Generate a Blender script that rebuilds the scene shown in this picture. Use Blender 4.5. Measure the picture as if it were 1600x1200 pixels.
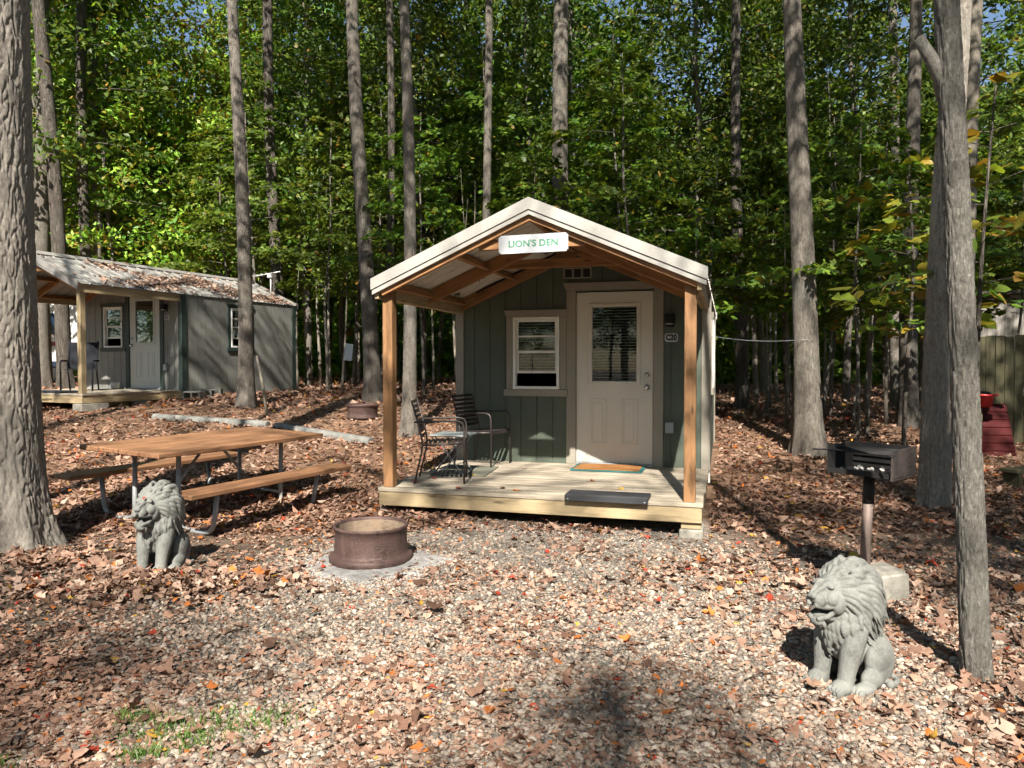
import bpy, bmesh, math, random
import numpy as np
from mathutils import Vector, Matrix, Euler
for _o in list(bpy.data.objects): bpy.data.objects.remove(_o)
SC = bpy.context.scene
COL = SC.collection
R = math.radians

# ------------------------------------------------------------------ camera, sky, sun, exposure
cam_d = bpy.data.cameras.new('camera'); cam = bpy.data.objects.new('camera', cam_d); COL.objects.link(cam)
cam_d.sensor_width = 36.0; cam_d.lens = 25.99; cam_d.clip_start = 0.05; cam_d.clip_end = 400.0
cam.location = (0, 0, 1.513); cam.rotation_euler = (math.pi/2-0.0269, 0, 0)
SC.camera = cam
SUN_AZ, SUN_EL = R(5.0), R(43.0)          # the light travels away from the camera, a little to the right
w = bpy.data.worlds.new('World'); SC.world = w; w.use_nodes = True
nt = w.node_tree; nt.nodes.clear()
sky = nt.nodes.new('ShaderNodeTexSky'); sky.sky_type = 'NISHITA'; sky.sun_disc = False
sky.sun_elevation = SUN_EL; sky.sun_rotation = math.pi+SUN_AZ; sky.air_density = 1.0; sky.dust_density = 0.6
bg = nt.nodes.new('ShaderNodeBackground'); bg.inputs['Strength'].default_value = 0.052
wo = nt.nodes.new('ShaderNodeOutputWorld')
nt.links.new(sky.outputs[0], bg.inputs[0]); nt.links.new(bg.outputs[0], wo.inputs[0])
sun_d = bpy.data.lights.new('sun', 'SUN'); sun_d.energy = 5.0; sun_d.angle = R(0.53); sun_d.color = (1.0, 0.94, 0.84)
sun = bpy.data.objects.new('sun', sun_d); COL.objects.link(sun)
SUN_DIR = Vector((math.sin(SUN_AZ)*math.cos(SUN_EL), math.cos(SUN_AZ)*math.cos(SUN_EL), -math.sin(SUN_EL)))
sun.rotation_euler = SUN_DIR.to_track_quat('-Z', 'Y').to_euler(); sun.location = (-3, -20, 25)
SC.view_settings.view_transform = 'Standard'; SC.view_settings.look = 'None'
SC.view_settings.gamma = 1.0; SC.view_settings.use_curve_mapping = False
SC.view_settings.exposure = 1.55
SC.render.engine = 'CYCLES'
cy = SC.cycles; cy.max_bounces = 6; cy.diffuse_bounces = 3; cy.glossy_bounces = 3; cy.transmission_bounces = 5
cy.transparent_max_bounces = 8; cy.caustics_reflective = False; cy.caustics_refractive = False
cy.use_denoising = True; cy.sample_clamp_indirect = 6.0
cy.use_adaptive_sampling = True; cy.adaptive_threshold = .035; cy.adaptive_min_samples = 20

# ------------------------------------------------------------------ small tools
rng = np.random.default_rng(7)
random.seed(7)

def _h(i, j, k, s):
    n = (i*374761393 + j*668265263 + k*2147483647 + s*1274126177) & 0xffffffff
    n = ((n ^ (n >> 13))*1274126177) & 0xffffffff
    return ((n ^ (n >> 16)) & 0xffff)/65535.0
def vnoise(P, s=0):
    P = np.asarray(P, float); f = np.floor(P).astype(np.int64); t = P-f; t = t*t*(3-2*t)
    r = 0
    for a in (0, 1):
        for b in (0, 1):
            for c in (0, 1):
                wgt = (t[..., 0] if a else 1-t[..., 0])*(t[..., 1] if b else 1-t[..., 1])*(t[..., 2] if c else 1-t[..., 2])
                r = r+wgt*_h(f[..., 0]+a, f[..., 1]+b, f[..., 2]+c, s)
    return r
def sstep(a, b, x):
    t = np.clip((np.asarray(x, float)-a)/(b-a), 0, 1); return t*t*(3-2*t)

def ground_z(x, y):
    x = np.asarray(x, float); y = np.asarray(y, float)
    s = np.maximum(0, y-6.3); se = np.where(s < 7, s, 7+2*(1-np.exp(-np.maximum(s-7, 0)/2)))
    a = 1-.45*sstep(0, 4, x)
    z = a*(.07*se+.003*se*se)
    z = z+.035*np.exp(-(((x+2.55)/.55)**2+((y-4.98)/.22)**2))          # leaf drift before the left statue
    z = z+.10*np.exp(-(((x-2.75)/.6)**2+((y-2.75)/.5)**2))            # leaf drift by the thin tree
    z = z+.05*np.exp(-(((x+3.9)/.7)**2+((y-5.6)/.4)**2))
    P = np.stack([x*.9, y*.9, 0*x], -1)
    z = z+(vnoise(P, 3)-.5)*.05*sstep(7.5, 12, y)+(vnoise(P*2.7, 4)-.5)*.018*np.clip(1-np.exp(-((x-.5)**2+(y-8.5)**2)/6), 0, 1)
    return z

def tag(o, label=None, cat=None, group=None, kind=None):
    if label: o['label'] = label
    if cat: o['category'] = cat
    if group: o['group'] = group
    if kind: o['kind'] = kind
    return o
def link(o, parent=None):
    COL.objects.link(o)
    if parent is not None: o.parent = parent
    return o
def empty(name, loc, rz=0, label=None, cat=None, group=None):
    o = bpy.data.objects.new(name, None); o.location = loc; o.rotation_euler = (0, 0, rz); o.empty_display_size = .1
    link(o); return tag(o, label, cat, group)
def obj(name, me, parent=None, loc=(0, 0, 0), rot=(0, 0, 0), scale=(1, 1, 1)):
    o = bpy.data.objects.new(name, me); o.location = loc; o.rotation_euler = rot; o.scale = scale
    return link(o, parent)
def mesh(name, V, Fs, m=None, smooth=False):
    me = bpy.data.meshes.new(name); me.from_pydata([tuple(v) for v in V], [], [tuple(f) for f in Fs]); me.update()
    if m: me.materials.append(m)
    if smooth: me.polygons.foreach_set('use_smooth', [True]*len(me.polygons))
    return me
def np_mesh(name, V, T, m, col=None, smooth=False):
    """V (n,3), T (k,3|4) arrays -> a mesh, quickly"""
    me = bpy.data.meshes.new(name); n, k = len(V), T.shape[1]
    me.vertices.add(n); me.vertices.foreach_set('co', np.ascontiguousarray(V, np.float32).ravel())
    me.loops.add(T.size); me.loops.foreach_set('vertex_index', np.ascontiguousarray(T, np.int32).ravel())
    me.polygons.add(len(T)); me.polygons.foreach_set('loop_start', np.arange(0, T.size, k, dtype=np.int32))
    me.polygons.foreach_set('loop_total', np.full(len(T), k, np.int32))
    if smooth: me.polygons.foreach_set('use_smooth', np.ones(len(T), bool))
    me.update(calc_edges=True)
    if col is not None:
        at = me.color_attributes.new('Col', 'FLOAT_COLOR', 'POINT')
        at.data.foreach_set('color', np.concatenate([col, np.ones((n, 1))], 1).astype(np.float32).ravel())
    if m: me.materials.append(m)
    return me
def bm_mesh(name, bm, m=None, smooth=False, angle=None):
    me = bpy.data.meshes.new(name); bm.to_mesh(me); bm.free()
    if m: me.materials.append(m)
    if smooth: me.polygons.foreach_set('use_smooth', [True]*len(me.polygons))
    return me
_cache = {}
def box_me(dx, dy, dz, m, bev=.004):
    """a softly bevelled box centred on the origin; alike boxes share their mesh"""
    key = (round(dx, 3), round(dy, 3), round(dz, 3), m.name, bev)
    if key not in _cache:
        bm = bmesh.new(); bmesh.ops.create_cube(bm, size=1)
        bmesh.ops.scale(bm, vec=(dx, dy, dz), verts=bm.verts)
        if bev: bmesh.ops.bevel(bm, geom=list(bm.edges), offset=min(bev, .3*min(dx, dy, dz)), segments=1, affect='EDGES')
        _cache[key] = bm_mesh('box', bm, m)
    return _cache[key]
def boxo(name, lo, hi, m, parent=None, bev=.004, rot=(0, 0, 0)):
    c = [(a+b)/2 for a, b in zip(lo, hi)]; d = [abs(b-a) for a, b in zip(lo, hi)]
    return obj(name, box_me(*d, m, bev), parent, c, rot)
def board(name, p0, p1, wd, ht, m, parent=None, up=(0, 0, 1), bev=.004):
    """a plank from p0 to p1: grain and length along its own x, wd across, ht towards up"""
    p0, p1 = Vector(p0), Vector(p1); x = (p1-p0); L = x.length; x.normalize()
    z = Vector(up)-x*x.dot(Vector(up)); z.normalize(); y = z.cross(x)
    M = Matrix((x, y, z)).transposed()
    return obj(name, box_me(L, wd, ht, m, bev), parent, (p0+p1)/2, M.to_euler())
def tube_arrays(pts, rads, seg=10, cap=True):
    pts = [Vector(p) for p in pts]; n = len(pts); V = []; T = []
    t = (pts[1]-pts[0]).normalized(); a = Vector((0, 0, 1)) if abs(t.z) < .9 else Vector((1, 0, 0))
    nrm = (a-t*a.dot(t)).normalized()
    for i, p in enumerate(pts):
        t2 = (pts[min(i+1, n-1)]-pts[max(i-1, 0)]).normalized()
        nrm = (nrm-t2*nrm.dot(t2)).normalized(); b = t2.cross(nrm)
        r = rads[i] if hasattr(rads, '__len__') else rads
        for k in range(seg):
            an = 2*math.pi*k/seg; V.append(p+(nrm*math.cos(an)+b*math.sin(an))*r)
    for i in range(n-1):
        for k in range(seg):
            T.append((i*seg+k, i*seg+(k+1) % seg, (i+1)*seg+(k+1) % seg, (i+1)*seg+k))
    if cap: T.append(tuple(range(seg-1, -1, -1))); T.append(tuple((n-1)*seg+k for k in range(seg)))
    return V, T
def tube(name, pts, rads, m, parent=None, seg=10, smooth=True):
    V, T = tube_arrays(pts, rads, seg); return obj(name, mesh(name, V, T, m, smooth), parent)
def bend(pts, r=.08, n=5):
    """round the inner corners of a polyline"""
    pts = [Vector(p) for p in pts]; out = [pts[0]]
    for i in range(1, len(pts)-1):
        a, b, c = pts[i-1], pts[i], pts[i+1]; d1 = min(r, (a-b).length*.49); d2 = min(r, (c-b).length*.49)
        p, q = b+(a-b).normalized()*d1, b+(c-b).normalized()*d2
        for k in range(n+1):
            t = k/n; out.append(p*(1-t)**2+b*2*t*(1-t)+q*t*t)
    return out+[pts[-1]]
def lathe_me(name, prof, m, seg=48, smooth=True):
    V = [(r*math.cos(2*math.pi*k/seg), r*math.sin(2*math.pi*k/seg), z) for r, z in prof for k in range(seg)]
    T = [(i*seg+k, i*seg+(k+1) % seg, (i+1)*seg+(k+1) % seg, (i+1)*seg+k) for i in range(len(prof)-1) for k in range(seg)]
    return mesh(name, V, T, m, smooth)
def prism_me(name, poly, t0, t1, m, axes='xz'):
    """a polygon in the plane `axes`, pushed from t0 to t1 along the third axis"""
    n = len(poly)
    def P(a, b, t): return {'xz': (a, t, b), 'yz': (t, a, b), 'xy': (a, b, t)}[axes]
    V = [P(a, b, t0) for a, b in poly]+[P(a, b, t1) for a, b in poly]
    Fs = [tuple(range(n)), tuple(range(2*n-1, n-1, -1))]+[(i, i+n, (i+1) % n+n, (i+1) % n) for i in range(n)]
    me = mesh(name, V, Fs, m); bm = bmesh.new(); bm.from_mesh(me); bmesh.ops.recalc_face_normals(bm, faces=bm.faces); bm.to_mesh(me); bm.free()
    return me
def text_me(body, size, m, depth=.002, squeeze=1.0, bold=.022):
    cu = bpy.data.curves.new('lettering', 'FONT'); cu.body = body; cu.size = size; cu.extrude = depth
    cu.align_x = 'CENTER'; cu.align_y = 'CENTER'; cu.resolution_u = 4; cu.offset = size*bold
    o = bpy.data.objects.new('lettering_source', cu); COL.objects.link(o)
    dg = bpy.context.evaluated_depsgraph_get(); me = bpy.data.meshes.new_from_object(o.evaluated_get(dg))
    bpy.data.objects.remove(o); bpy.data.curves.remove(cu)
    me.transform(Matrix.Diagonal((squeeze, 1, 1, 1)))
    me.materials.clear(); me.materials.append(m); return me

# ------------------------------------------------------------------ materials
ALB = .70       # every base colour is taken down by this share, so less light bounces into shade
class NT:
    def __init__(s, name):
        s.m = bpy.data.materials.new(name); s.m.use_nodes = True; s.t = s.m.node_tree; s.t.nodes.clear()
        s.out = s.t.nodes.new('ShaderNodeOutputMaterial')
    def n(s, kind, **kw):
        nd = s.t.nodes.new('ShaderNode'+kind)
        for k, v in kw.items():
            if k in nd.inputs: nd.inputs[k].default_value = v
            else: setattr(nd, k, v)
        return nd
    def l(s, a, b): s.t.links.new(a, b)
    def ramp(s, fac, stops):
        r = s.n('ValToRGB'); e = r.color_ramp.elements
        while len(e) < len(stops): e.new(.5)
        for el, (p, c) in zip(e, stops): el.position = p; el.color = (*c, 1)
        s.l(fac, r.inputs[0]); return r.outputs[0]
    def noise(s, vec, scale, detail=4, rough=.55, dist=0):
        nd = s.n('TexNoise', Scale=scale, Detail=detail, Roughness=rough, Distortion=dist); s.l(vec, nd.inputs['Vector']); return nd.outputs[0]
    def mapping(s, vec, sc=(1, 1, 1), loc=(0, 0, 0)):
        nd = s.n('Mapping'); nd.inputs['Scale'].default_value = sc; nd.inputs['Location'].default_value = loc; s.l(vec, nd.inputs[0]); return nd.outputs[0]
    def mix(s, fac, a, b, blend='MIX'):
        nd = s.n('Mix', data_type='RGBA', blend_type=blend)
        for sock, v in ((nd.inputs[0], fac), (nd.inputs[6], a), (nd.inputs[7], b)):
            if isinstance(v, (int, float)): sock.default_value = v
            elif isinstance(v, tuple): sock.default_value = (*v, 1)
            else: s.l(v, sock)
        return nd.outputs[2]
    def math(s, op, a, b=None, clamp=False):
        nd = s.n('Math', operation=op, use_clamp=clamp)
        for i, v in enumerate((a, b)):
            if v is None: continue
            if isinstance(v, (int, float)): nd.inputs[i].default_value = v
            else: s.l(v, nd.inputs[i])
        return nd.outputs[0]
    def bump(s, h, strength=.5, dist=.01):
        nd = s.n('Bump', Strength=strength, Distance=dist); s.l(h, nd.inputs['Height']); return nd.outputs[0]
    def finish(s, col, rough=.6, metal=0., normal=None, spec=.5):
        p = s.n('BsdfPrincipled', Metallic=metal)
        if metal < .9: col = s.mix(1.0, col, (ALB,)*3, 'MULTIPLY')
        p.inputs['Specular IOR Level'].default_value = spec
        for sock, v in (('Base Color', col), ('Roughness', rough)):
            if isinstance(v, tuple): p.inputs[sock].default_value = (*v, 1)
            elif isinstance(v, (int, float)): p.inputs[sock].default_value = v
            else: s.l(v, p.inputs[sock])
        if normal is not None: s.l(normal, p.inputs['Normal'])
        s.l(p.outputs[0], s.out.inputs[0]); return s.m

def scale_c(c, k): return tuple(min(1, x*k) for x in c)
def m_wood(name, c, dark=.62, rough=.62, var=.25, knots=True, grey=None):
    s = NT(name); tc = s.n('TexCoord'); oi = s.n('ObjectInfo')
    off = s.n('VectorMath', operation='SCALE'); s.l(oi.outputs['Random'], off.inputs['Scale']); off.inputs[0].default_value = (37, 11, 23)
    ad = s.n('VectorMath', operation='ADD'); s.l(tc.outputs['Object'], ad.inputs[0]); s.l(off.outputs[0], ad.inputs[1]); v = ad.outputs[0]
    g1 = s.noise(s.mapping(v, (1.1, 11, 11)), 1.7, 6, .62, .9); g2 = s.noise(s.mapping(v, (3, 90, 90)), 2.0, 3)
    col = s.ramp(g1, [(.36, scale_c(c, dark*.8)), (.5, c), (.64, scale_c(c, 1.2))])
    col = s.mix(.28, col, s.ramp(g2, [(.35, scale_c(c, .55)), (.65, scale_c(c, 1.2))]))
    if knots:
        vo = s.n('TexVoronoi', Scale=1.0, feature='F1'); s.l(s.mapping(v, (2.2, 9, 9)), vo.inputs['Vector'])
        k = s.ramp(vo.outputs['Distance'], [(.05, (1, 1, 1)), (.13, (0, 0, 0))]); col = s.mix(k, col, scale_c(c, .34))
    bl = s.noise(v, 3.0, 3); col = s.mix(s.ramp(bl, [(.45, (0, 0, 0)), (.75, (.5, .5, .5))]), col, grey or scale_c(c, .7))
    hv = s.n('HueSaturation'); s.l(col, hv.inputs['Color'])
    s.l(s.math('ADD', s.math('MULTIPLY', oi.outputs['Random'], var), 1-var/2), hv.inputs['Value'])
    return s.finish(hv.outputs[0], rough, normal=s.bump(s.math('ADD', g1, s.math('MULTIPLY', g2, .6)), .35, .004), spec=.3)
def m_paint(name, c, rough=.55, wear=.12, fine=60, metal=0., bump=.12, spec=.45):
    s = NT(name); tc = s.n('TexCoord'); geo = s.n('NewGeometry')
    n1 = s.noise(geo.outputs['Position'], 2.3, 5, .6); n2 = s.noise(geo.outputs['Position'], fine, 3)
    col = s.ramp(n1, [(.3, scale_c(c, 1-wear)), (.7, scale_c(c, 1+wear*.6))])
    col = s.mix(.12, col, s.ramp(n2, [(.35, scale_c(c, .6)), (.65, scale_c(c, 1.25))]))
    return s.finish(col, s.math('ADD', s.math('MULTIPLY', n2, .2), rough-.1), metal, s.bump(n2, bump, .002), spec)
def m_siding(name, c):
    s = NT(name); geo = s.n('NewGeometry'); P = geo.outputs['Position']
    g = s.noise(s.mapping(P, (60, 60, 2.2)), 1.4, 5, .65, .3); n1 = s.noise(P, 1.7, 5, .6)
    col = s.ramp(n1, [(.35, scale_c(c, .76)), (.65, scale_c(c, 1.12))]); col = s.mix(.35, col, s.ramp(g, [(.3, scale_c(c, .72)), (.7, scale_c(c, 1.15))]))
    return s.finish(col, .62, normal=s.bump(g, .35, .003), spec=.35)
def m_rust(name, c, c2, rough=.65, metal=.3, sc=7):
    s = NT(name); tc = s.n('TexCoord'); v = tc.outputs['Object']
    n1 = s.noise(v, sc, 6, .65, .4); n2 = s.noise(s.mapping(v, (1, 1, 7)), sc*3, 5, .7)
    n3 = s.noise(s.mapping(v, (9, 9, .7)), 2.0, 4, .6); col = s.ramp(s.math('MULTIPLY', s.math('ADD', n1, n2), .5), [(.40, scale_c(c, .7)), (.5, c2), (.60, scale_c(c, 1.5))]); col = s.mix(s.ramp(n3, [(.52, (0, 0, 0)), (.68, (.6, .6, .6))]), col, scale_c(c2, 1.5))
    vo = s.noise(v, sc*22, 2); col = s.mix(s.ramp(vo, [(.63, (0, 0, 0)), (.7, (.55, .55, .55))]), col, (.38, .34, .32))
    return s.finish(col, rough, metal, s.bump(n2, .3, .004), .4)
def m_stone(name, c, sc=9, spots=None, rough=.85):
    s = NT(name); tc = s.n('TexCoord'); v = tc.outputs['Object']
    n1 = s.noise(v, sc, 6, .65); n2 = s.noise(v, sc*14, 3, .6)
    col = s.ramp(n1, [(.34, scale_c(c, .52)), (.5, c), (.66, scale_c(c, 1.25))]); col = s.mix(.25, col, s.ramp(n2, [(.35, scale_c(c, .5)), (.65, scale_c(c, 1.3))]))
    if spots: col = s.mix(s.ramp(s.noise(v, sc*.7, 4, .7), [(.55, (0, 0, 0)), (.72, (.6, .6, .6))]), col, spots)
    return s.finish(col, rough, 0, s.bump(s.math('ADD', n1, s.math('MULTIPLY', n2, .8)), .4, .006), .25)
def m_bark(name, c, c2, vs=7, zs=1.6, bump=.9, dist=.02, lichen=.3, ck=.55):
    s = NT(name); tc = s.n('TexCoord'); oi = s.n('ObjectInfo')
    off = s.n('VectorMath', operation='SCALE'); s.l(oi.outputs['Random'], off.inputs['Scale']); off.inputs[0].default_value = (17, 31, 53)
    ad = s.n('VectorMath', operation='ADD'); s.l(tc.outputs['Object'], ad.inputs[0]); s.l(off.outputs[0], ad.inputs[1]); v = ad.outputs[0]
    g1 = s.noise(s.mapping(v, (vs, vs, zs)), 2.4, 7, .65, .6); g2 = s.noise(v, 2.1, 4, .6); g3 = s.noise(s.mapping(v, (1, 1, .5)), 45, 3, .6)
    g4 = s.noise(s.mapping(v, (vs*1.8, vs*1.8, zs*.9)), 2.2, 5, .6, 1.2)
    crack = s.ramp(s.math('ABSOLUTE', s.math('SUBTRACT', g4, .5)), [(0.0, (0, 0, 0)), (.075, (1, 1, 1))])
    col = s.ramp(g1, [(.3, scale_c(c2, .8)), (.5, c), (.72, scale_c(c, 1.35))])
    col = s.mix(s.math('MULTIPLY', s.math('SUBTRACT', 1.0, crack), ck), col, scale_c(c2, .55))
    col = s.mix(s.ramp(g2, [(.5, (0, 0, 0)), (.75, (lichen,)*3)]), col, (.30, .31, .27)); col = s.mix(.2, col, s.ramp(g3, [(.35, scale_c(c2, .5)), (.65, scale_c(c, 1.5))]))
    hv = s.n('HueSaturation'); s.l(col, hv.inputs['Color']); s.l(s.math('ADD', s.math('MULTIPLY', oi.outputs['Random'], .35), .82), hv.inputs['Value'])
    h = s.math('ADD', s.math('MULTIPLY', crack, .8), s.math('ADD', g1, s.math('MULTIPLY', g3, .4)))
    return s.finish(hv.outputs[0], .88, 0, s.bump(h, bump, dist), .2)
def m_leaf(name, trans=.45, dry=False):
    s = NT(name); at = s.n('VertexColor'); at.layer_name = 'Col'; oi = s.n('ObjectInfo'); geo = s.n('NewGeometry')
    hv = s.n('HueSaturation'); s.l(at.outputs[0], hv.inputs['Color'])
    if not dry:
        s.l(s.math('ADD', s.math('MULTIPLY', oi.outputs['Random'], .035), .485), hv.inputs['Hue'])
        s.l(s.math('ADD', s.math('MULTIPLY', oi.outputs['Random'], .4), .8), hv.inputs['Value'])
    n = s.noise(geo.outputs['Position'], 40 if dry else 25, 3); col = s.mix(.35 if dry else .2, hv.outputs[0], s.ramp(n, [(.3, (.35,)*3), (.7, (1.0,)*3)]), 'MULTIPLY')
    p = s.n('BsdfPrincipled', Roughness=.75 if dry else .48); p.inputs['Specular IOR Level'].default_value = .2 if dry else .4; col = s.mix(1.0, col, (.86 if dry else .95,)*3, 'MULTIPLY'); s.l(col, p.inputs['Base Color'])
    if trans <= 0: s.l(p.outputs[0], s.out.inputs[0]); return s.m
    tr = s.n('BsdfTranslucent'); tcol = s.mix(1.0, col, (1.0, 1.0, .55) if not dry else (1, .8, .6), 'MULTIPLY'); s.l(tcol, tr.inputs[0])
    mx = s.n('MixShader'); mx.inputs[0].default_value = trans; s.l(p.outputs[0], mx.inputs[1]); s.l(tr.outputs[0], mx.inputs[2]); s.l(mx.outputs[0], s.out.inputs[0]); return s.m
def m_vcol(name, rough=.85):
    s = NT(name); at = s.n('VertexColor'); at.layer_name = 'Col'; geo = s.n('NewGeometry'); n = s.noise(geo.outputs['Position'], 160, 3)
    return s.finish(s.mix(.5, at.outputs[0], s.ramp(n, [(.3, (.5,)*3), (.7, (1.0,)*3)]), 'MULTIPLY'), rough, 0, s.bump(n, .3, .003), .25)
def m_glass(name, tint=(.75, .8, .8)):
    s = NT(name); fr = s.n('Fresnel', IOR=1.52); tr = s.n('BsdfTransparent'); tr.inputs[0].default_value = (*tint, 1)
    gl = s.n('BsdfGlossy', Roughness=.02); gl.inputs[0].default_value = (1, 1, 1, 1)
    mx = s.n('MixShader'); s.l(s.math('ADD', s.math('MULTIPLY', fr.outputs[0], .6), .0, True), mx.inputs[0]); s.l(tr.outputs[0], mx.inputs[1]); s.l(gl.outputs[0], mx.inputs[2])
    s.l(mx.outputs[0], s.out.inputs[0]); return s.m
def m_ground():
    s = NT('forest_ground'); geo = s.n('NewGeometry'); P = geo.outputs['Position']
    big = s.noise(P, .55, 4, .6); mid = s.noise(P, 2.4, 5, .6); fine = s.noise(P, 70, 4, .7)
    soil = s.ramp(mid, [(.3, (.085, .066, .05)), (.55, (.15, .12, .092)), (.75, (.2, .165, .13))]); soil = s.mix(.35, soil, s.ramp(fine, [(.3, (.05, .04, .03)), (.7, (.26, .22, .18))]))
    v1 = s.n('TexVoronoi', Scale=46.0); s.l(P, v1.inputs['Vector']); ve = s.n('TexVoronoi', Scale=46.0, feature='DISTANCE_TO_EDGE'); s.l(P, ve.inputs['Vector'])
    sep = s.n('SeparateColor'); s.l(v1.outputs['Color'], sep.inputs[0])
    grav = s.ramp(sep.outputs[0], [(0, (.2, .175, .15)), (.35, (.36, .32, .27)), (.7, (.46, .42, .37)), (1, (.58, .55, .5))]); grav = s.mix(s.ramp(ve.outputs['Distance'], [(0, (1, 1, 1)), (.14, (0, 0, 0))]), grav, (.1, .085, .07))
    v2 = s.n('TexVoronoi', Scale=17.0); s.l(s.mapping(P, (1, 1, 1), (3, 5, 0)), v2.inputs['Vector']); sep2 = s.n('SeparateColor'); s.l(v2.outputs['Color'], sep2.inputs[0])
    leaf = s.ramp(sep2.outputs[0], [(0, (.07, .04, .027)), (.25, (.2, .11, .07)), (.55, (.33, .19, .12)), (.8, (.4, .26, .17)), (1, (.38, .16, .06))]); leaf = s.mix(.4, leaf, s.ramp(s.noise(P, 33, 5, .7), [(.3, (.05, .03, .02)), (.7, (.42, .28, .19))]))
    sx = s.n('SeparateXYZ'); s.l(P, sx.inputs[0])
    dx = s.math('DIVIDE', s.math('SUBTRACT', sx.outputs[0], .2), 2.7); dy = s.math('DIVIDE', s.math('SUBTRACT', sx.outputs[1], 4.3), 3.2)
    d = s.math('ADD', s.math('SQRT', s.math('ADD', s.math('MULTIPLY', dx, dx), s.math('MULTIPLY', dy, dy))), s.math('MULTIPLY', s.math('SUBTRACT', big, .5), 1.3))
    gm = s.ramp(d, [(.75, (1, 1, 1)), (1.1, (0, 0, 0))])
    far = s.ramp(s.math('DIVIDE', s.math('ADD', sx.outputs[1], s.math('MULTIPLY', mid, 3.0)), 20.0), [(.36, (0, 0, 0)), (.46, (1, 1, 1))])
    col = s.mix(far, soil, leaf); col = s.mix(gm, col, s.mix(s.ramp(mid, [(.35, (.5,)*3), (.6, (0,)*3)]), grav, soil))
    h = s.math('ADD', s.math('MULTIPLY', ve.outputs['Distance'], 1.2), s.math('ADD', fine, s.math('MULTIPLY', sep2.outputs[1], .5)))
    return s.finish(col, .92, 0, s.bump(h, .8, .012), .15)

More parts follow.
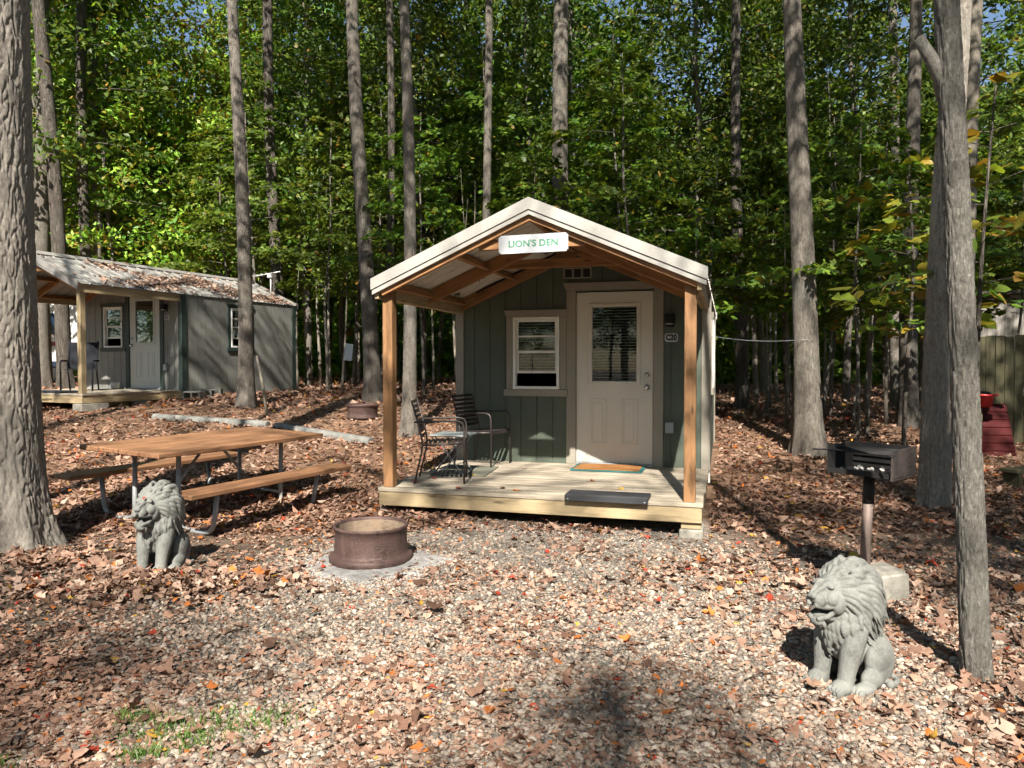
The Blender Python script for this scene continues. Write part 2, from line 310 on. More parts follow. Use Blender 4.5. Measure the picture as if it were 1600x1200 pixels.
M = dict(
    ground=m_ground(), deck=m_wood('deck_pine', (.50, .425, .325), .6, .7, .22, grey=(.27, .24, .2)), rim=m_wood('treated_pine', (.50, .385, .225), .7, .65, .12),
    post=m_wood('post_cedar', (.38, .20, .09), .5, .6, .12), truss=m_wood('truss_pine', (.43, .215, .088), .6, .55, .16), table=m_wood('table_redwood', (.36, .185, .098), .45, .5, .22),
    tablend=m_wood('table_end', (.4, .15, .1), .7, .6, .2),
    green=m_siding('siding_green', (.108, .132, .10)), grey=m_siding('siding_grey', (.275, .278, .255)), tan=m_paint('trim_tan', (.345, .312, .258)), dkgreen=m_paint('trim_dark_green', (.034, .056, .05)),
    door=m_paint('door_cream', (.80, .76, .675), .5, .05), doorw=m_paint('door_white', (.66, .69, .66), .5, .06), vinyl=m_paint('vinyl_white', (.98, .97, .94), .4, .03),
    roof=m_paint('roof_metal', (.80, .75, .67), .42, .1, 40, .0), roofg=m_paint('roof_metal_grey', (.33, .315, .29), .45, .2, 40, .05), rake=m_paint('rake_trim', (.47, .45, .41), .42, .1),
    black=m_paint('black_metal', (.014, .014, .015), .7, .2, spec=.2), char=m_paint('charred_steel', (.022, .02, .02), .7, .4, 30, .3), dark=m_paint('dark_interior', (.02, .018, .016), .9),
    chair=m_paint('chair_taupe', (.085, .07, .066), .42, .12, 80, .35), ttop=m_paint('table_top_plastic', (.27, .3, .3), .45, .1), galv=m_paint('galvanized_pipe', (.46, .475, .48), .5, .25, 30, .3),
    blind=m_paint('blind_white', (.95, .93, .88), .5), glass=m_glass('window_glass'), chrome=m_paint('satin_nickel', (.55, .53, .5), .25, .1, 90, 1.0, .03),
    sign=m_paint('sign_white', (.60, .62, .64), .4, .03), signtext=m_paint('sign_green', (.07, .29, .16), .5, .05), ink=m_paint('black_ink', (.015, .015, .015), .5), box=m_paint('outlet_grey', (.33, .37, .39), .5),
    coir=m_stone('coir', (.42, .19, .06), 60), teal=m_paint('mat_teal', (.02, .17, .17), .8, .2), rubber=m_paint('dark_plastic', (.045, .047, .052), .55, .2), matg=m_paint('mat_grey_green', (.16, .16, .12), .9, .2),
    rust=m_rust('rusty_rim', (.075, .042, .036), (.12, .072, .062)), rust2=m_rust('rusty_inside', (.2, .13, .08), (.32, .24, .17), .9, .1), pipe=m_rust('grill_pipe', (.14, .10, .085), (.23, .175, .15)),
    grillside=m_rust('grill_plate', (.045, .042, .042), (.13, .1, .09), .5, .5, 4), concrete=m_stone('concrete', (.36, .34, .29), 12), bumper=m_stone('bumper_concrete', (.25, .245, .225), 9, (.2, .2, .18)), lion=m_stone('lion_stone', (.228, .23, .212), 6, (.34, .34, .305)),
    bark_big=m_bark('bark_ash', (.32, .285, .245), (.19, .165, .14), 22, 9.0, .5, .006, .3, .15), bark=m_bark('bark_maple', (.25, .22, .185), (.13, .11, .092), 14, 4.0, .7, .012, .4), bark_dark=m_bark('bark_dark', (.17, .145, .12), (.08, .066, .055), 8, 1.4, 1.0, .02, .25),
    bark_pale=m_bark('bark_sapling', (.29, .255, .205), (.17, .145, .12), 12, 2.5, .5, .006, .2), bark_thin=m_bark('bark_grey', (.26, .243, .212), (.14, .122, .104), 30, 14.0, .7, .006, .4),
    leaf=m_leaf('green_leaf', .5), litter=m_leaf('dry_leaf', .12, True), gravel=m_vcol('gravel_stone'), grass=m_leaf('grass_blade', .3),
    ash=m_stone('ash', (.36, .345, .33), 20), fence=m_wood('fence_weathered', (.095, .085, .045), .6, .8, .3, grey=(.08, .088, .05)), shed=m_wood('shed_white', (.58, .53, .47), .8, .7, .1, False), red=m_paint('red_metal', (.075, .008, .008), .7, .2, 40, .0, spec=.15), redp=m_paint('red_plastic', (.62, .03, .035), .35, .08),
    rv=m_paint('rv_white', (.7, .71, .72), .35, .05), rvw=m_paint('rv_window', (.015, .03, .06), .12, .1), rvs=m_paint('rv_stripe', (.25, .03, .04), .4), tyre=m_paint('tyre', (.02, .02, .02), .9), sling=m_paint('sling_fabric', (.028, .03, .036), .95, spec=.1), brick=m_stone('brick_red', (.3, .12, .08), 14), cut=m_stone('log_end', (.35, .27, .18), 12), bristle=m_paint('bristle', (.03, .03, .035), .7), frost=m_paint('white_plastic', (.6, .68, .7), .5),
)

# ------------------------------------------------------------------ ground
def axis(a, b, fine, lo, hi, grow=1.18):
    c = list(np.arange(a, b+1e-6, fine)); st = fine
    while c[-1] < hi: st *= grow; c.append(c[-1]+st)
    st = fine
    while c[0] > lo: st *= grow; c.insert(0, c[0]-st)
    return np.array(c)
gx, gy = axis(-7, 7, .09, -160, 160), axis(1.6, 16, .09, -120, 220)
GX, GY = np.meshgrid(gx, gy); GZ = ground_z(GX, GY)
V = np.stack([GX, GY, GZ], -1).reshape(-1, 3); nx, ny = len(gx), len(gy)
I = (np.arange(ny-1)[:, None]*nx+np.arange(nx-1)[None]).ravel()
ground = obj('ground', np_mesh('ground', V, np.stack([I, I+1, I+nx+1, I+nx], 1), M['ground'], smooth=True)); tag(ground, kind='structure')

# ------------------------------------------------------------------ the two rental cabins (same plan, other colours)
CW, CD, CA, CS = 3.0, 2.21, 2.684, .436            # width, porch depth, apex and slope above the deck
def roofz(u): return CA-CS*abs(u-CW/2)
def join_boxes(name, boxes, m, bev=.003):
    bm = bmesh.new()
    for lo, hi in boxes:
        r = bmesh.ops.create_cube(bm, size=1)['verts']
        bmesh.ops.scale(bm, vec=[h-l for l, h in zip(lo, hi)], verts=r); bmesh.ops.translate(bm, vec=[(h+l)/2 for l, h in zip(lo, hi)], verts=r)
    if bev: bmesh.ops.bevel(bm, geom=list(bm.edges), offset=bev, segments=1, affect='EDGES')
    return bm_mesh(name, bm, m)
def spans(a0, a1, z0, ztop, holes):
    """vertical spans of the strip a0..a1 that no opening takes"""
    mid = (a0+a1)/2; cur = z0; out = []
    for (h0, h1, hz0, hz1) in sorted(holes, key=lambda h: h[2]):
        if h0-1e-6 <= mid <= h1+1e-6:
            if hz0 > cur+.01: out.append((cur, hz0))
            cur = hz1
    out.append((cur, None)); return out
def siding(wall, length, z0, topf, holes, m, axes, t_out, t_in, step=.2, apex=None):
    cuts = sorted(set([round(k*step, 4) for k in range(int(length/step+.999)+1) if k*step <= length]+[length]+[c for h in holes for c in h[:2]]))
    for a0, a1 in zip(cuts[:-1], cuts[1:]):
        if a1-a0 < .012: continue
        for (b0, b1) in spans(a0, a1, z0, None, holes):
            bm = bmesh.new()
            gl, gr = [.005 if abs(c/step-round(c/step)) < 1e-3 else 0 for c in (a0, a1)]
            for (i0, i1, t0, t1) in ((a0, a1, (t_in+t_out)/2, t_in), (a0+gl, a1-gr, t_out, (t_in+t_out)/2)):
                poly = [(i0, b0), (i1, b0)]
                if b1 is not None: poly += [(i1, b1), (i0, b1)]
                else:
                    poly += [(i1, topf(i1))]
                    if apex and i0 < apex < i1: poly += [(apex, topf(apex))]
                    poly += [(i0, topf(i0))]
                tmp = prism_me('siding_board', poly, t0, t1, m, axes); bm.from_mesh(tmp); bpy.data.meshes.remove(tmp)
            obj('siding_board', bm_mesh('siding_board', bm, m), wall)
def wall_me(length, z0, topf, holes, m, axes, t0, t1, apex=None):
    cuts = sorted(set([0, length]+([apex] if apex else [])+[c for h in holes for c in h[:2]])); bm = bmesh.new()
    for a0, a1 in zip(cuts[:-1], cuts[1:]):
        for (b0, b1) in spans(a0, a1, z0, None, holes):
            poly = [(a0, b0), (a1, b0)]+([(a1, b1), (a0, b1)] if b1 is not None else [(a1, topf(a1)), (a0, topf(a0))])
            tmp = prism_me('w', poly, t0, t1, m, axes); bm.from_mesh(tmp); bpy.data.meshes.remove(tmp)
    return bm_mesh('wall', bm, m)
def make_window(root, M4, wd, ht, trim, side_sill=True):
    """frame local: x across, y into the wall, z up, origin at the lower left of the vinyl frame"""
    def put(o): o.matrix_basis = M4 @ o.matrix_basis; return o
    fr = put(obj('window', join_boxes('window', [((0, -.035, 0), (.035, .05, ht)), ((wd-.035, -.035, 0), (wd, .05, ht)), ((.035, -.034, 0), (wd-.035, .05, .035)), ((.035, -.034, ht-.03), (wd-.035, .05, ht))], M['vinyl']), root))
    def ch(name, me, loc=(0, 0, 0)): return obj(name, me, fr, loc)
    h2 = ht*.5
    # upper sash with one muntin, lower sash pushed up a little
    def sash(z0, z1, y, mun=True):
        b = [((.036, y, z0), (.062, y+.02, z1)), ((wd-.062, y, z0), (wd-.036, y+.02, z1)), ((.062, y+.001, z0), (wd-.062, y+.02, z0+.03)), ((.062, y+.001, z1-.028), (wd-.062, y+.02, z1))]
        if mun: b.append(((.062, y+.002, (z0+z1)/2-.011), (wd-.062, y+.018, (z0+z1)/2+.011)))
        ch('sash', join_boxes('sash', b, M['vinyl'], .002))
        for k in range(2 if mun else 1):
            zz0, zz1 = (z0+.03, (z0+z1)/2-.011) if k == 0 and mun else (((z0+z1)/2+.011, z1-.028) if mun else (z0+.03, z1-.028))
            ch('pane', join_boxes('pane', [((.062, y+.008, zz0), (wd-.062, y+.012, zz1))], M['glass'], 0))
    sash(h2, ht-.03, .0); sash(ht*.22, h2+.03, .024, False)
    n = int((ht*.74)/.035)
    for k in range(n):
        obj('blind_slat', box_me(wd-.09, .026, .003, M['blind'], 0), fr, (wd/2, .085, ht-.05-k*.035), (R(-20), 0, 0))
    t = .085
    tl = put(boxo('window_trim', (-t, -.024, -.0), (-.003, .0, ht+.002), trim, root)); tr_ = put(boxo('window_trim', (wd+.003, -.024, 0), (wd+t, 0, ht+.002), trim, root))
    put(obj('window_header', prism_me('window_header', [(-t-.005, ht+.003), (wd+t+.005, ht+.003), (wd+t+.03, ht+.085), (-t-.03, ht+.085)], -.034, 0, trim), root))
    put(boxo('window_sill', (-t-.03, -.04, -.085), (wd+t+.02, 0, -.003), trim, root))
    return fr

def make_cabin(x0, y0, yaw, zd, L, c, name, label, number):
    root = empty(name, (x0, y0, zd), -yaw, label, 'cabin', 'rental cabins in the wood')
    tk, door_m, sid, trim, roofm, rake = c['truss'], c['door'], c['siding'], c['trim'], c['roof'], c['rake']
    W, D = CW, CD
    # porch deck
    fr = obj('deck_frame', join_boxes('deck_frame', [((u, .06, -.17), (u+.04, D, -.04)) for u in (.3, .9, 1.5, 2.1, 2.65)]+[((.15, .5, -.3), (.3, D+L-.05, -.175)), ((W-.3, .5, -.3), (W-.15, D+L-.05, -.175))], M['rim']), root)
    board('rim_joist', (-.025, .012, -.105), (W+.02, .012, -.105), .04, .135, M['rim'], fr); board('rim_joist', (-.005, .034, -.105), (-.005, D, -.105), .04, .134, M['rim'], fr); board('rim_joist', (W, .034, -.105), (W, D, -.105), .04, .134, M['rim'], fr)
    n = 15; st = (D+.02)/n
    for k in range(n):
        board('deck_board', (-.03+random.uniform(-.006, .006), -.02+(k+.5)*st, -.018+random.uniform(-.0015, .0015)), (W+.03+random.uniform(-.006, .006), -.02+(k+.5)*st, -.018), st-.006, .036, M['deck'], fr)
    # posts and eave beams
    for u, s in ((.055, 1), (W-.085, -1)):
        board('porch_post', (u, .075, .0), (u, .075, 1.97), .1, .1, M['post'] if c['sgn'] else M['rim'], root, (0, -1, 0))
        board('eave_beam', (u-.03*s, .13, 1.895), (u-.03*s, D-.003, 1.895), .045, .14, M['rim'], root)
        board('eave_beam', (u-.075*s, -.05, 1.90), (u-.075*s, D+.0, 1.90), .04, .15, M['rim'], root)
    th = math.atan(CS); cs, sn = math.cos(th), math.sin(th)
    # trusses
    for v in (-.03, 1.1, D-.045):
        for s in (-1, 1):
            d = .04+.07/cs
            board('rafter', (W/2+s*1.49, v+.002*s, roofz(W/2+1.49)-d), (W/2+s*.001, v+.002*s, CA-d), .04, .14, tk, root)
        if v < D-.1:
            h = .50 if v < .5 else .62
            zt = CA-.19/1-CS*.45 if v < .5 else CA-.19-CS*.52
            board('collar_tie', (W/2-h, v+.042, zt), (W/2+h, v+.042, zt), .038, .095, tk, root)
    for s in (-1, 1):
        for du in (1.43, .78, .05):
            for v0, v1 in ((-.006, 1.075), (1.125, D-.07)):
                u = W/2+s*du; board('purlin', (u, v0, roofz(u)-.04-.055), (u, v1, roofz(u)-.04-.055), .04, .085, tk, root, (s*sn, 0, cs))
    boxo('gable_ridge_board', (W/2-.018, D, CA-.2), (W/2+.018, D+L-.05, CA-.05), tk, root)
    # walls
    win = (.703, 1.283, .895, 1.77); dr = (1.48, 2.403, -.02, 2.062)
    tf = lambda u: roofz(u)-.05
    fw = obj('front_wall', wall_me(W, -.15, tf, [win, dr], M['dark'], 'xz', D+.002, D+.09, W/2), root); siding(fw, W, -.03, tf, [win, dr], sid, 'xz', D-.02, D, .2, W/2)
    bw = obj('back_wall', wall_me(W, -.15, tf, [], M['dark'], 'xz', D+L-.09, D+L-.002, W/2), root); siding(bw, W, -.15, tf, [], sid, 'xz', D+L+.02, D+L, .6, W/2)
    sw = (1.30, 1.88, .905, 1.78) if c['sgn'] == 0 else (1.0, 1.58, .895, 1.77)
    ef = lambda v: roofz(0)-.05
    for side in (0, 1):
        holes = [(D+sw[0]-D, sw[1], sw[2], sw[3])] if side else []
        t_in, t_out = (W, W+.02) if side else (0, -.02)
        ww = obj('side_wall', wall_me(L, -.15, ef, holes, M['dark'], 'yz', (W-.09 if side else .09), (W-.002 if side else .002)), root, (0, D, 0)); siding(ww, L, -.15, ef, holes, sid, 'yz', t_out, t_in, .2)
    boxo('floor', (.05, D+.05, -.2), (W-.05, D+L-.05, -.06), M['dark'], root)
    # corner boards and trims
    for u0, u1 in ((-.045, .06), (W-.06, W+.045)):
        boxo('corner_board', (u0, D-.042, -.03), (u1, D-.021, roofz(u0 if u0 < 1 else u1)-.06), trim, root)
    for u0, u1 in ((-.042, -.021), (W+.021, W+.042)):
        boxo('corner_board', (u0, D-.02, -.16), (u1, D+.09, roofz(0)-.065), trim if c['sgn'] == 0 else c['corner'], root); boxo('corner_board', (u0, D+L-.09, -.16), (u1, D+L+.03, roofz(0)-.065), trim, root)
    make_window(root, Matrix.Translation((win[0], D-.02, win[2])), win[1]-win[0], win[3]-win[2], trim)
    make_window(root, Matrix.Translation((W+.02, D+sw[0], sw[2])) @ Matrix.Rotation(math.pi/2, 4, 'Z'), sw[1]-sw[0], sw[3]-sw[2], trim)
    # door
    y = D-.02; d0, d1 = 1.494, 2.389
    g0, g1, gz0, gz1 = d0+.175, d1-.175, .985, 1.885
    dm = obj('door', join_boxes('door', [((d0, y, .03), (g0, y+.045, 2.05)), ((g1, y, .03), (d1, y+.045, 2.05)), ((g0, y, .03), (g1, y+.045, gz0)), ((g0, y, gz1), (g1, y+.045, 2.05))], door_m, .0), root)
    boxes = [((g0-.035, y-.014, gz0-.035), (g0+.012, y+.01, gz1+.035)), ((g1-.012, y-.014, gz0-.035), (g1+.035, y+.01, gz1+.035)), ((g0+.012, y-.0135, gz0-.035), (g1-.012, y+.01, gz0+.012)), ((g0+.012, y-.0135, gz1-.012), (g1-.012, y+.01, gz1+.035))]
    obj('glass_frame', join_boxes('glass_frame', boxes, door_m, .006), dm); obj('pane', join_boxes('pane', [((g0+.01, y+.004, gz0+.01), (g1-.01, y+.008, gz1-.01))], M['glass'], 0), dm)
    nsl = 26
    for k in range(nsl):
        obj('blind_slat', box_me(g1-g0-.03, .024, .003, M['blind'], 0), dm, ((g0+g1)/2, y+.026, gz0+.02+k*(gz1-gz0-.04)/(nsl-1)), (R(-20), 0, 0))
    for p0, p1 in ((d0+.165, d0+.36), (d1-.36, d1-.165)):
        q = .25, .79
        obj('door_panel', join_boxes('door_panel', [((p0, y-.008, q[0]), (p0+.022, y+.004, q[1])), ((p1-.022, y-.008, q[0]), (p1, y+.004, q[1])), ((p0+.022, y-.0078, q[0]), (p1-.022, y+.004, q[0]+.022)), ((p0+.022, y-.0078, q[1]-.022), (p1-.022, y+.004, q[1])), ((p0+.05, y-.007, q[0]+.05), (p1-.05, y+.004, q[1]-.05))], door_m, .0035), dm)
    kn = d1-.065 if c['sgn'] else d0+.065
    prof = [(.0, 0), (.033, 0), (.033, .008), (.014, .012), (.012, .03), (.026, .038), (.03, .05), (.024, .062), (0, .066)]
    obj('door_knob', lathe_me('door_knob', prof, M['chrome'], 20), dm, (kn, y, .93), (math.pi/2, 0, 0)); obj('deadbolt', lathe_me('deadbolt', [(0, 0), (.03, 0), (.028, .014), (.014, .018), (.012, .024), (0, .025)], M['chrome'], 20), dm, (kn, y, 1.075), (math.pi/2, 0, 0))
    for z in (.25, 1.05, 1.85): boxo('hinge', ((d0-.012 if c['sgn'] else d1-.004), y-.006, z-.045), ((d0+.004 if c['sgn'] else d1+.012), y+.004, z+.045), M['galv'], dm, .002)
    boxo('threshold', (d0-.01, y-.045, .002), (d1+.01, y+.08, .028), M['galv'], dm, .003)
    for a, b in ((d0-.125, d0-.012), (d1+.012, d1+.125)): boxo('door_trim', (a, y-.022, .0), (b, y, 2.075), trim, root)
    obj('door_header', prism_me('door_header', [(d0-.13, 2.076), (d1+.13, 2.076), (d1+.165, 2.165), (d0-.165, 2.165)], y-.034, y, trim), root)
    for a, b in ((d0-.0115, d0-.0005), (d1+.0005, d1+.0115)): boxo('door_jamb', (a, y-.004, .03), (b, y+.06, 2.05), trim, root, 0)
    # gable vent, lamp, outlet
    vt = obj('gable_vent', join_boxes('gable_vent', [((W/2-.17, y-.016, 2.22), (W/2+.17, y, 2.235)), ((W/2-.17, y-.016, 2.335), (W/2+.17, y, 2.35))]+[((W/2-.17+.109*k-.006, y-.015, 2.235), (W/2-.17+.109*k+.012, y, 2.335)) for k in range(4)], trim, .002), root)
    for k in range(3): boxo('vent_screen', (W/2-.158+.109*k+.012, y-.006, 2.235), (W/2-.158+.109*k+.094, y-.001, 2.335), M['dark'], vt, 0)
    lp = obj('wall_lamp', join_boxes('wall_lamp', [((2.54, y-.02, 1.63), (2.63, y, 1.78)), ((2.53, y-.11, 1.665), (2.64, y-.02, 1.775))], M['black'], .006), root); boxo('lamp_glass', (2.55, y-.095, 1.655), (2.62, y-.03, 1.664), M['frost'], lp, 0)
    ob = obj('outlet_box', join_boxes('outlet_box', [((2.535, y-.05, .40), (2.635, y, .53))], M['box'], .008), root); boxo('outlet_lid', (2.54, y-.058, .405), (2.63, y-.051, .525), M['box'], ob, .003)
    # metal roof
    pw = .914; tot = D+L+.14; rib = .2286; Ls = 1.545/cs
    def panel(width):
        xs = []; k = 0
        while k*rib < width-1e-6:
            b = k*rib
            for dx, z in ((0, 0), (.012, .0), (.024, .019), (.046, .019), (.058, 0), (.098, 0), (.104, .004), (.116, .004), (.122, 0), (.162, 0), (.168, .004), (.18, .004), (.186, 0)):
                if b+dx < width: xs.append((b+dx, z))
            k += 1
        xs.append((width, 0)); Vv = [(x, yy, z) for yy in (0, Ls*.5, Ls) for x, z in xs]; q = len(xs)
        return mesh('roof_panel', Vv, [(r*q+i, r*q+i+1, (r+1)*q+i+1, (r+1)*q+i) for r in (0, 1) for i in range(q-1)], roofm)
    cap = obj('roof', prism_me('roof', [(W/2-.16, CA-.012-.16*CS), (W/2, CA-.012), (W/2+.16, CA-.012-.16*CS), (W/2+.16, CA-.003-.16*CS), (W/2, CA+.004), (W/2-.16, CA-.003-.16*CS)], -.085, D+L+.07, roofm), root)
    widths = []; rem = tot
    while rem > .05: widths.append(min(pw, rem)); rem -= pw
    mes = {}
    for s in (-1, 1):
        v = -.07
        for wd in widths:
            key = round(wd, 3)
            if key not in mes: mes[key] = panel(wd)
            e = Vector((W/2+s*1.545, v if s > 0 else v+wd, CA-.035-1.545*CS)); yv = Vector((-s*cs, 0, sn)); xv = Vector((0, s, 0)); zv = xv.cross(yv)
            o = obj('roof_panel', mes[key], cap, e, Matrix((xv, yv, zv)).transposed().to_euler()); sm = o.modifiers.new('thick', 'SOLIDIFY'); sm.thickness = .0015; sm.offset = -1
            v += wd
    for va, vb in ((-.1, -.072), (D+L+.072, D+L+.1)):
        for s in (-1, 1):
            u1 = W/2+s*1.56
            obj('rake_trim', prism_me('rake_trim', [(u1, roofz(u1)-.095), (u1, roofz(u1)+.012), (W/2, CA+.012), (W/2, CA-.095)], va, vb, rake), cap)
            if va < 0: obj('rake_trim', prism_me('rake_trim', [(u1-.01*s, roofz(u1)-.14), (u1-.01*s, roofz(u1)-.096), (W/2, CA-.096), (W/2, CA-.14)], -.088, -.06, rake), cap)
    for s in (-1, 1): boxo('dark_gap_strip', (W/2+s*.2, D-.09, 0), (W/2+s*1.3, D-.07, .018), M['black'], root, 0, (0, s*th, 0)).location = (W/2+s*.75, D-.09, roofz(W/2+.75)-.06)  # black strip put in for the dark gap beside the wall rafter
    return root
C20 = make_cabin(-1.2685, 7.1681, .2831, .314, 3.4, dict(truss=M['truss'], door=M['door'], siding=M['green'], trim=M['tan'], roof=M['roof'], rake=M['rake'], corner=M['vinyl'], sgn=1), 'cabin', 'green cabin with cream door and pine porch in the middle', 'C20')
C21 = make_cabin(-10.452, 14.491, .4257, .978, 3.38, dict(truss=M['truss'], door=M['doorw'], siding=M['grey'], trim=M['dkgreen'], roof=M['roofg'], rake=M['roofg'], corner=M['dkgreen'], sgn=0), 'cabin', 'grey cabin with dark green trim behind the picnic table at left', 'C21')
def at_cabin(C, u, v, z=0):
    return C.matrix_basis @ Vector((u, v, z)) if False else Matrix.Translation(C.location) @ C.rotation_euler.to_matrix().to_4x4() @ Vector((u, v, z))
def foundation(C, u, v, su, sv, label, m='concrete', top=-.18):
    p = at_cabin(C, u, v); z0 = float(ground_z(p.x, p.y))-.03; z1 = C.location.z+top
    if z1-z0 < .04: z1 = z0+.06
    o = obj('concrete_block', box_me(su, sv, z1-z0, M[m], .012), None, (p.x, p.y, (z0+z1)/2), (0, 0, C.rotation_euler.z)); return tag(o, label, 'block', 'concrete blocks carrying the cabins')
foundation(C20, 2.93, .16, .2, .3, 'concrete block under the right front corner of the green porch', top=-.235)
tag(boxo('wood_shim', (0, 0, 0), (.17, .2, .055), M['rim']), 'wooden shim between concrete block and green cabin porch corner', 'shim')
_s = bpy.data.objects['wood_shim']; _p = at_cabin(C20, 2.93, .12, -.204); _s.location = _p; _s.rotation_euler.z = C20.rotation_euler.z
foundation(C20, .25, .6, .4, .2, 'concrete block under the left side of the green porch')
foundation(C21, 2.9, .25, .25, .55, 'long concrete block under the grey cabin porch post')
foundation(C21, 2.9, 1.3, .2, .4, 'concrete block under the middle of the grey cabin porch')
foundation(C21, 2.9, 2.15, .2, .3, 'concrete block under the grey cabin porch beside its wall')
# signs
def sign(C, name, u, v, z, wd, ht, text, size, tm, label, rad=.015, roll=0, squeeze=1.0, screws=True):
    p = at_cabin(C, u, v, z)
    bm = bmesh.new(); bmesh.ops.create_cube(bm, size=1); bmesh.ops.scale(bm, vec=(wd, .004, ht), verts=bm.verts)
    bmesh.ops.bevel(bm, geom=[e for e in bm.edges if abs(e.verts[0].co.y-e.verts[1].co.y) > .001], offset=rad, segments=5, affect='EDGES')
    o = obj(name, bm_mesh(name, bm, M['sign']), None, p, (0, roll, C.rotation_euler.z)); tag(o, label, 'sign')
    obj('lettering', text_me(text, size, tm, .0008, squeeze, .022 if screws else .05), o, (0, -.0032, 0), (math.pi/2, 0, 0))
    if screws:
        for s in (-1, 1): obj('screw', lathe_me('screw', [(0, .003), (.005, .002), (.006, 0)], M['galv'], 10), o, (s*(wd/2-.022), -.003, ht/2-.022), (math.pi/2, 0, 0))
    return o
sign(C20, 'name_sign', 1.535, -.058, 2.285, .645, .165, "LION'S DEN", .083, M['signtext'], "white sign reading LION'S DEN on the porch gable", roll=R(-.4), squeeze=1.06)
def numplate(C, txt, label):
    o = sign(C, 'number_plate', 2.60, CD-.026, 1.505, .15, .1, txt, .092, M['ink'], label, .014, screws=False, squeeze=.78)
    return o
numplate(C20, 'C20', 'small white number plate reading C20 beside the cream door'); numplate(C21, 'C21', 'small white number plate reading C21 on the grey cabin')

# ------------------------------------------------------------------ things on the green cabin's porch
def rel(C, o, u, v, z=0, rz=0):
    o.location = at_cabin(C, u, v, z); o.rotation_euler = (0, 0, C.rotation_euler.z+rz); return o
mat = obj('doormat', join_boxes('doormat', [((-.40, -.27, 0), (.40, .27, .014))], M['teal'], .004)); tag(mat, 'orange coir doormat with teal border before the cream door', 'doormat'); rel(C20, mat, 1.93, 1.87, .003)
boxo('coir_panel', (-.365, -.235, .0145), (.365, .235, .021), M['coir'], mat, .003)
stp = obj('step_edge', join_boxes('step_edge', [((-.37, -.035, .0), (.37, .2, .032)), ((-.37, -.07, -.028), (.37, -.036, .0322))], M['rubber'], .005)); tag(stp, 'dark plastic step edging screwed to the porch front', 'step edging'); rel(C20, stp, 2.2, .0, .004)
for s in (-1, 1): obj('screw', lathe_me('screw', [(0, .004), (.007, .002), (.008, 0)], M['galv'], 10), stp, (s*.34, -.0705, -.01), (math.pi/2, 0, 0))
m2 = obj('porch_mat', join_boxes('porch_mat', [((-.3, -.38, 0), (.3, .38, .008))], M['matg'], .003)); tag(m2, 'grey green mat lying under the porch chairs', 'mat'); rel(C20, m2, .42, 1.25, .003, R(6))

def make_chair(label):
    """steel armchair facing +x, origin on the floor under its seat"""
    t = empty('porch_chair', (0, 0, 0), 0, label, 'chair', 'steel armchairs on the green porch'); m = M['chair']; r = .0105; t.scale = (.93, .93, .95)
    for s in (-1, 1):
        y = s*.265
        tube('side_frame', bend([(.235, y, 0), (.235, y, .63), (.17, y, .665), (-.30, y, .65)], .09, 6), r, m, t, 10)
        tube('back_leg', bend([(-.30, y*.96, 0), (-.20, y*.96, .42), (-.33, y*.96, .88)], .12, 6), r, m, t, 10)
        tube('seat_rail', [(-.21, y*.93, .405), (.235, y*.93, .425)], .011, m, t, 8)
    for k in range(9):
        x = -.19+k*.052; board('seat_slat', (x, -.25, .423+.02*(x+.2)/.43), (x, .25, .423+.02*(x+.2)/.43), .034, .006, m, t, bev=.002)
    for k in range(8):
        f = k/7; x = -.222-.105*f; z = .50+.36*f; board('back_slat', (x, -.25, z), (x, .25, z), .006, .033, m, t, (-.28, 0, 1), bev=.002)
    board('front_rail', (.238, -.26, .415), (.238, .26, .415), .012, .03, m, t, bev=.002)
    return t
ch = make_chair('taupe steel armchair at the porch edge seen from its side'); ch.location = (-.70, 7.60, .316); ch.rotation_euler.z = R(1)
ch2 = make_chair('dark steel armchair against the green wall below the window'); ch2.location = (-.33, 8.80, .316); ch2.rotation_euler.z = R(-26)
st_ = empty('side_table', (-.645, 8.12, .316), R(-16), 'folding side table with grey top and crossed legs between the chairs', 'side table')
obj('table_top', join_boxes('table_top', [((-.21, -.21, .415), (.21, .21, .435))], M['ttop'], .008), st_)
for s in (-1, 1):
    for f in (-1, 1): tube('leg', [(f*.17, s*.16, 0), (-f*.16, s*.16+.012*f, .413)], .009, M['galv'], st_, 8)
    tube('cross_bar', [(s*.165, -.16, .012), (s*.165, .16, .012)], .008, M['galv'], st_, 8)

# ------------------------------------------------------------------ picnic table
ptx, pty, pta = -2.98, 7.30, R(62.5)
gz = float(ground_z(ptx, pty-.6))
pt = empty('picnic_table', (ptx, pty, gz-.01), pta, 'wooden picnic table with attached benches on bent steel pipes', 'picnic table')
pt.rotation_euler = (R(1.6), R(-.3), pta)
LT = 2.0
for k in range(4): board('top_plank', (-LT/2+random.uniform(-.006, .006), -.405+k*.27, .735+random.uniform(-.002, .002)), (LT/2+random.uniform(-.006, .006), -.405+k*.27, .735), .256, .042, M['table'], pt, bev=.006)
for s in (-1, 1): board('bench_plank', (-LT/2, s*.80, .43), (LT/2, s*.80, .43), .26, .042, M['table'], pt, bev=.006)
for s in (-1, 1):
    x = s*.62
    for q in (-1, 1):
        tube('leg_pipe', bend([(x, q*.30, .70), (x, q*.30, .03), (x, q*.74, .03), (x, q*.80, .405)], .12, 7), .022, M['galv'], pt, 12)
        board('bench_bracket', (x, q*.80-.11, .403), (x, q*.80+.11, .403), .045, .006, M['galv'], pt, bev=.001)
    board('top_bracket', (x, -.45, .706), (x, .45, .706), .05, .012, M['galv'], pt, bev=.002)
    tube('brace', [(x*.12, 0, .70), (x*.98, 0, .14)], .014, M['galv'], pt, 8); tube('cross_pipe', [(x, -.29, .16), (x, .29, .16)], .016, M['galv'], pt, 8)
board('centre_bracket', (0, -.45, .706), (0, .45, .706), .05, .012, M['galv'], pt, bev=.002)

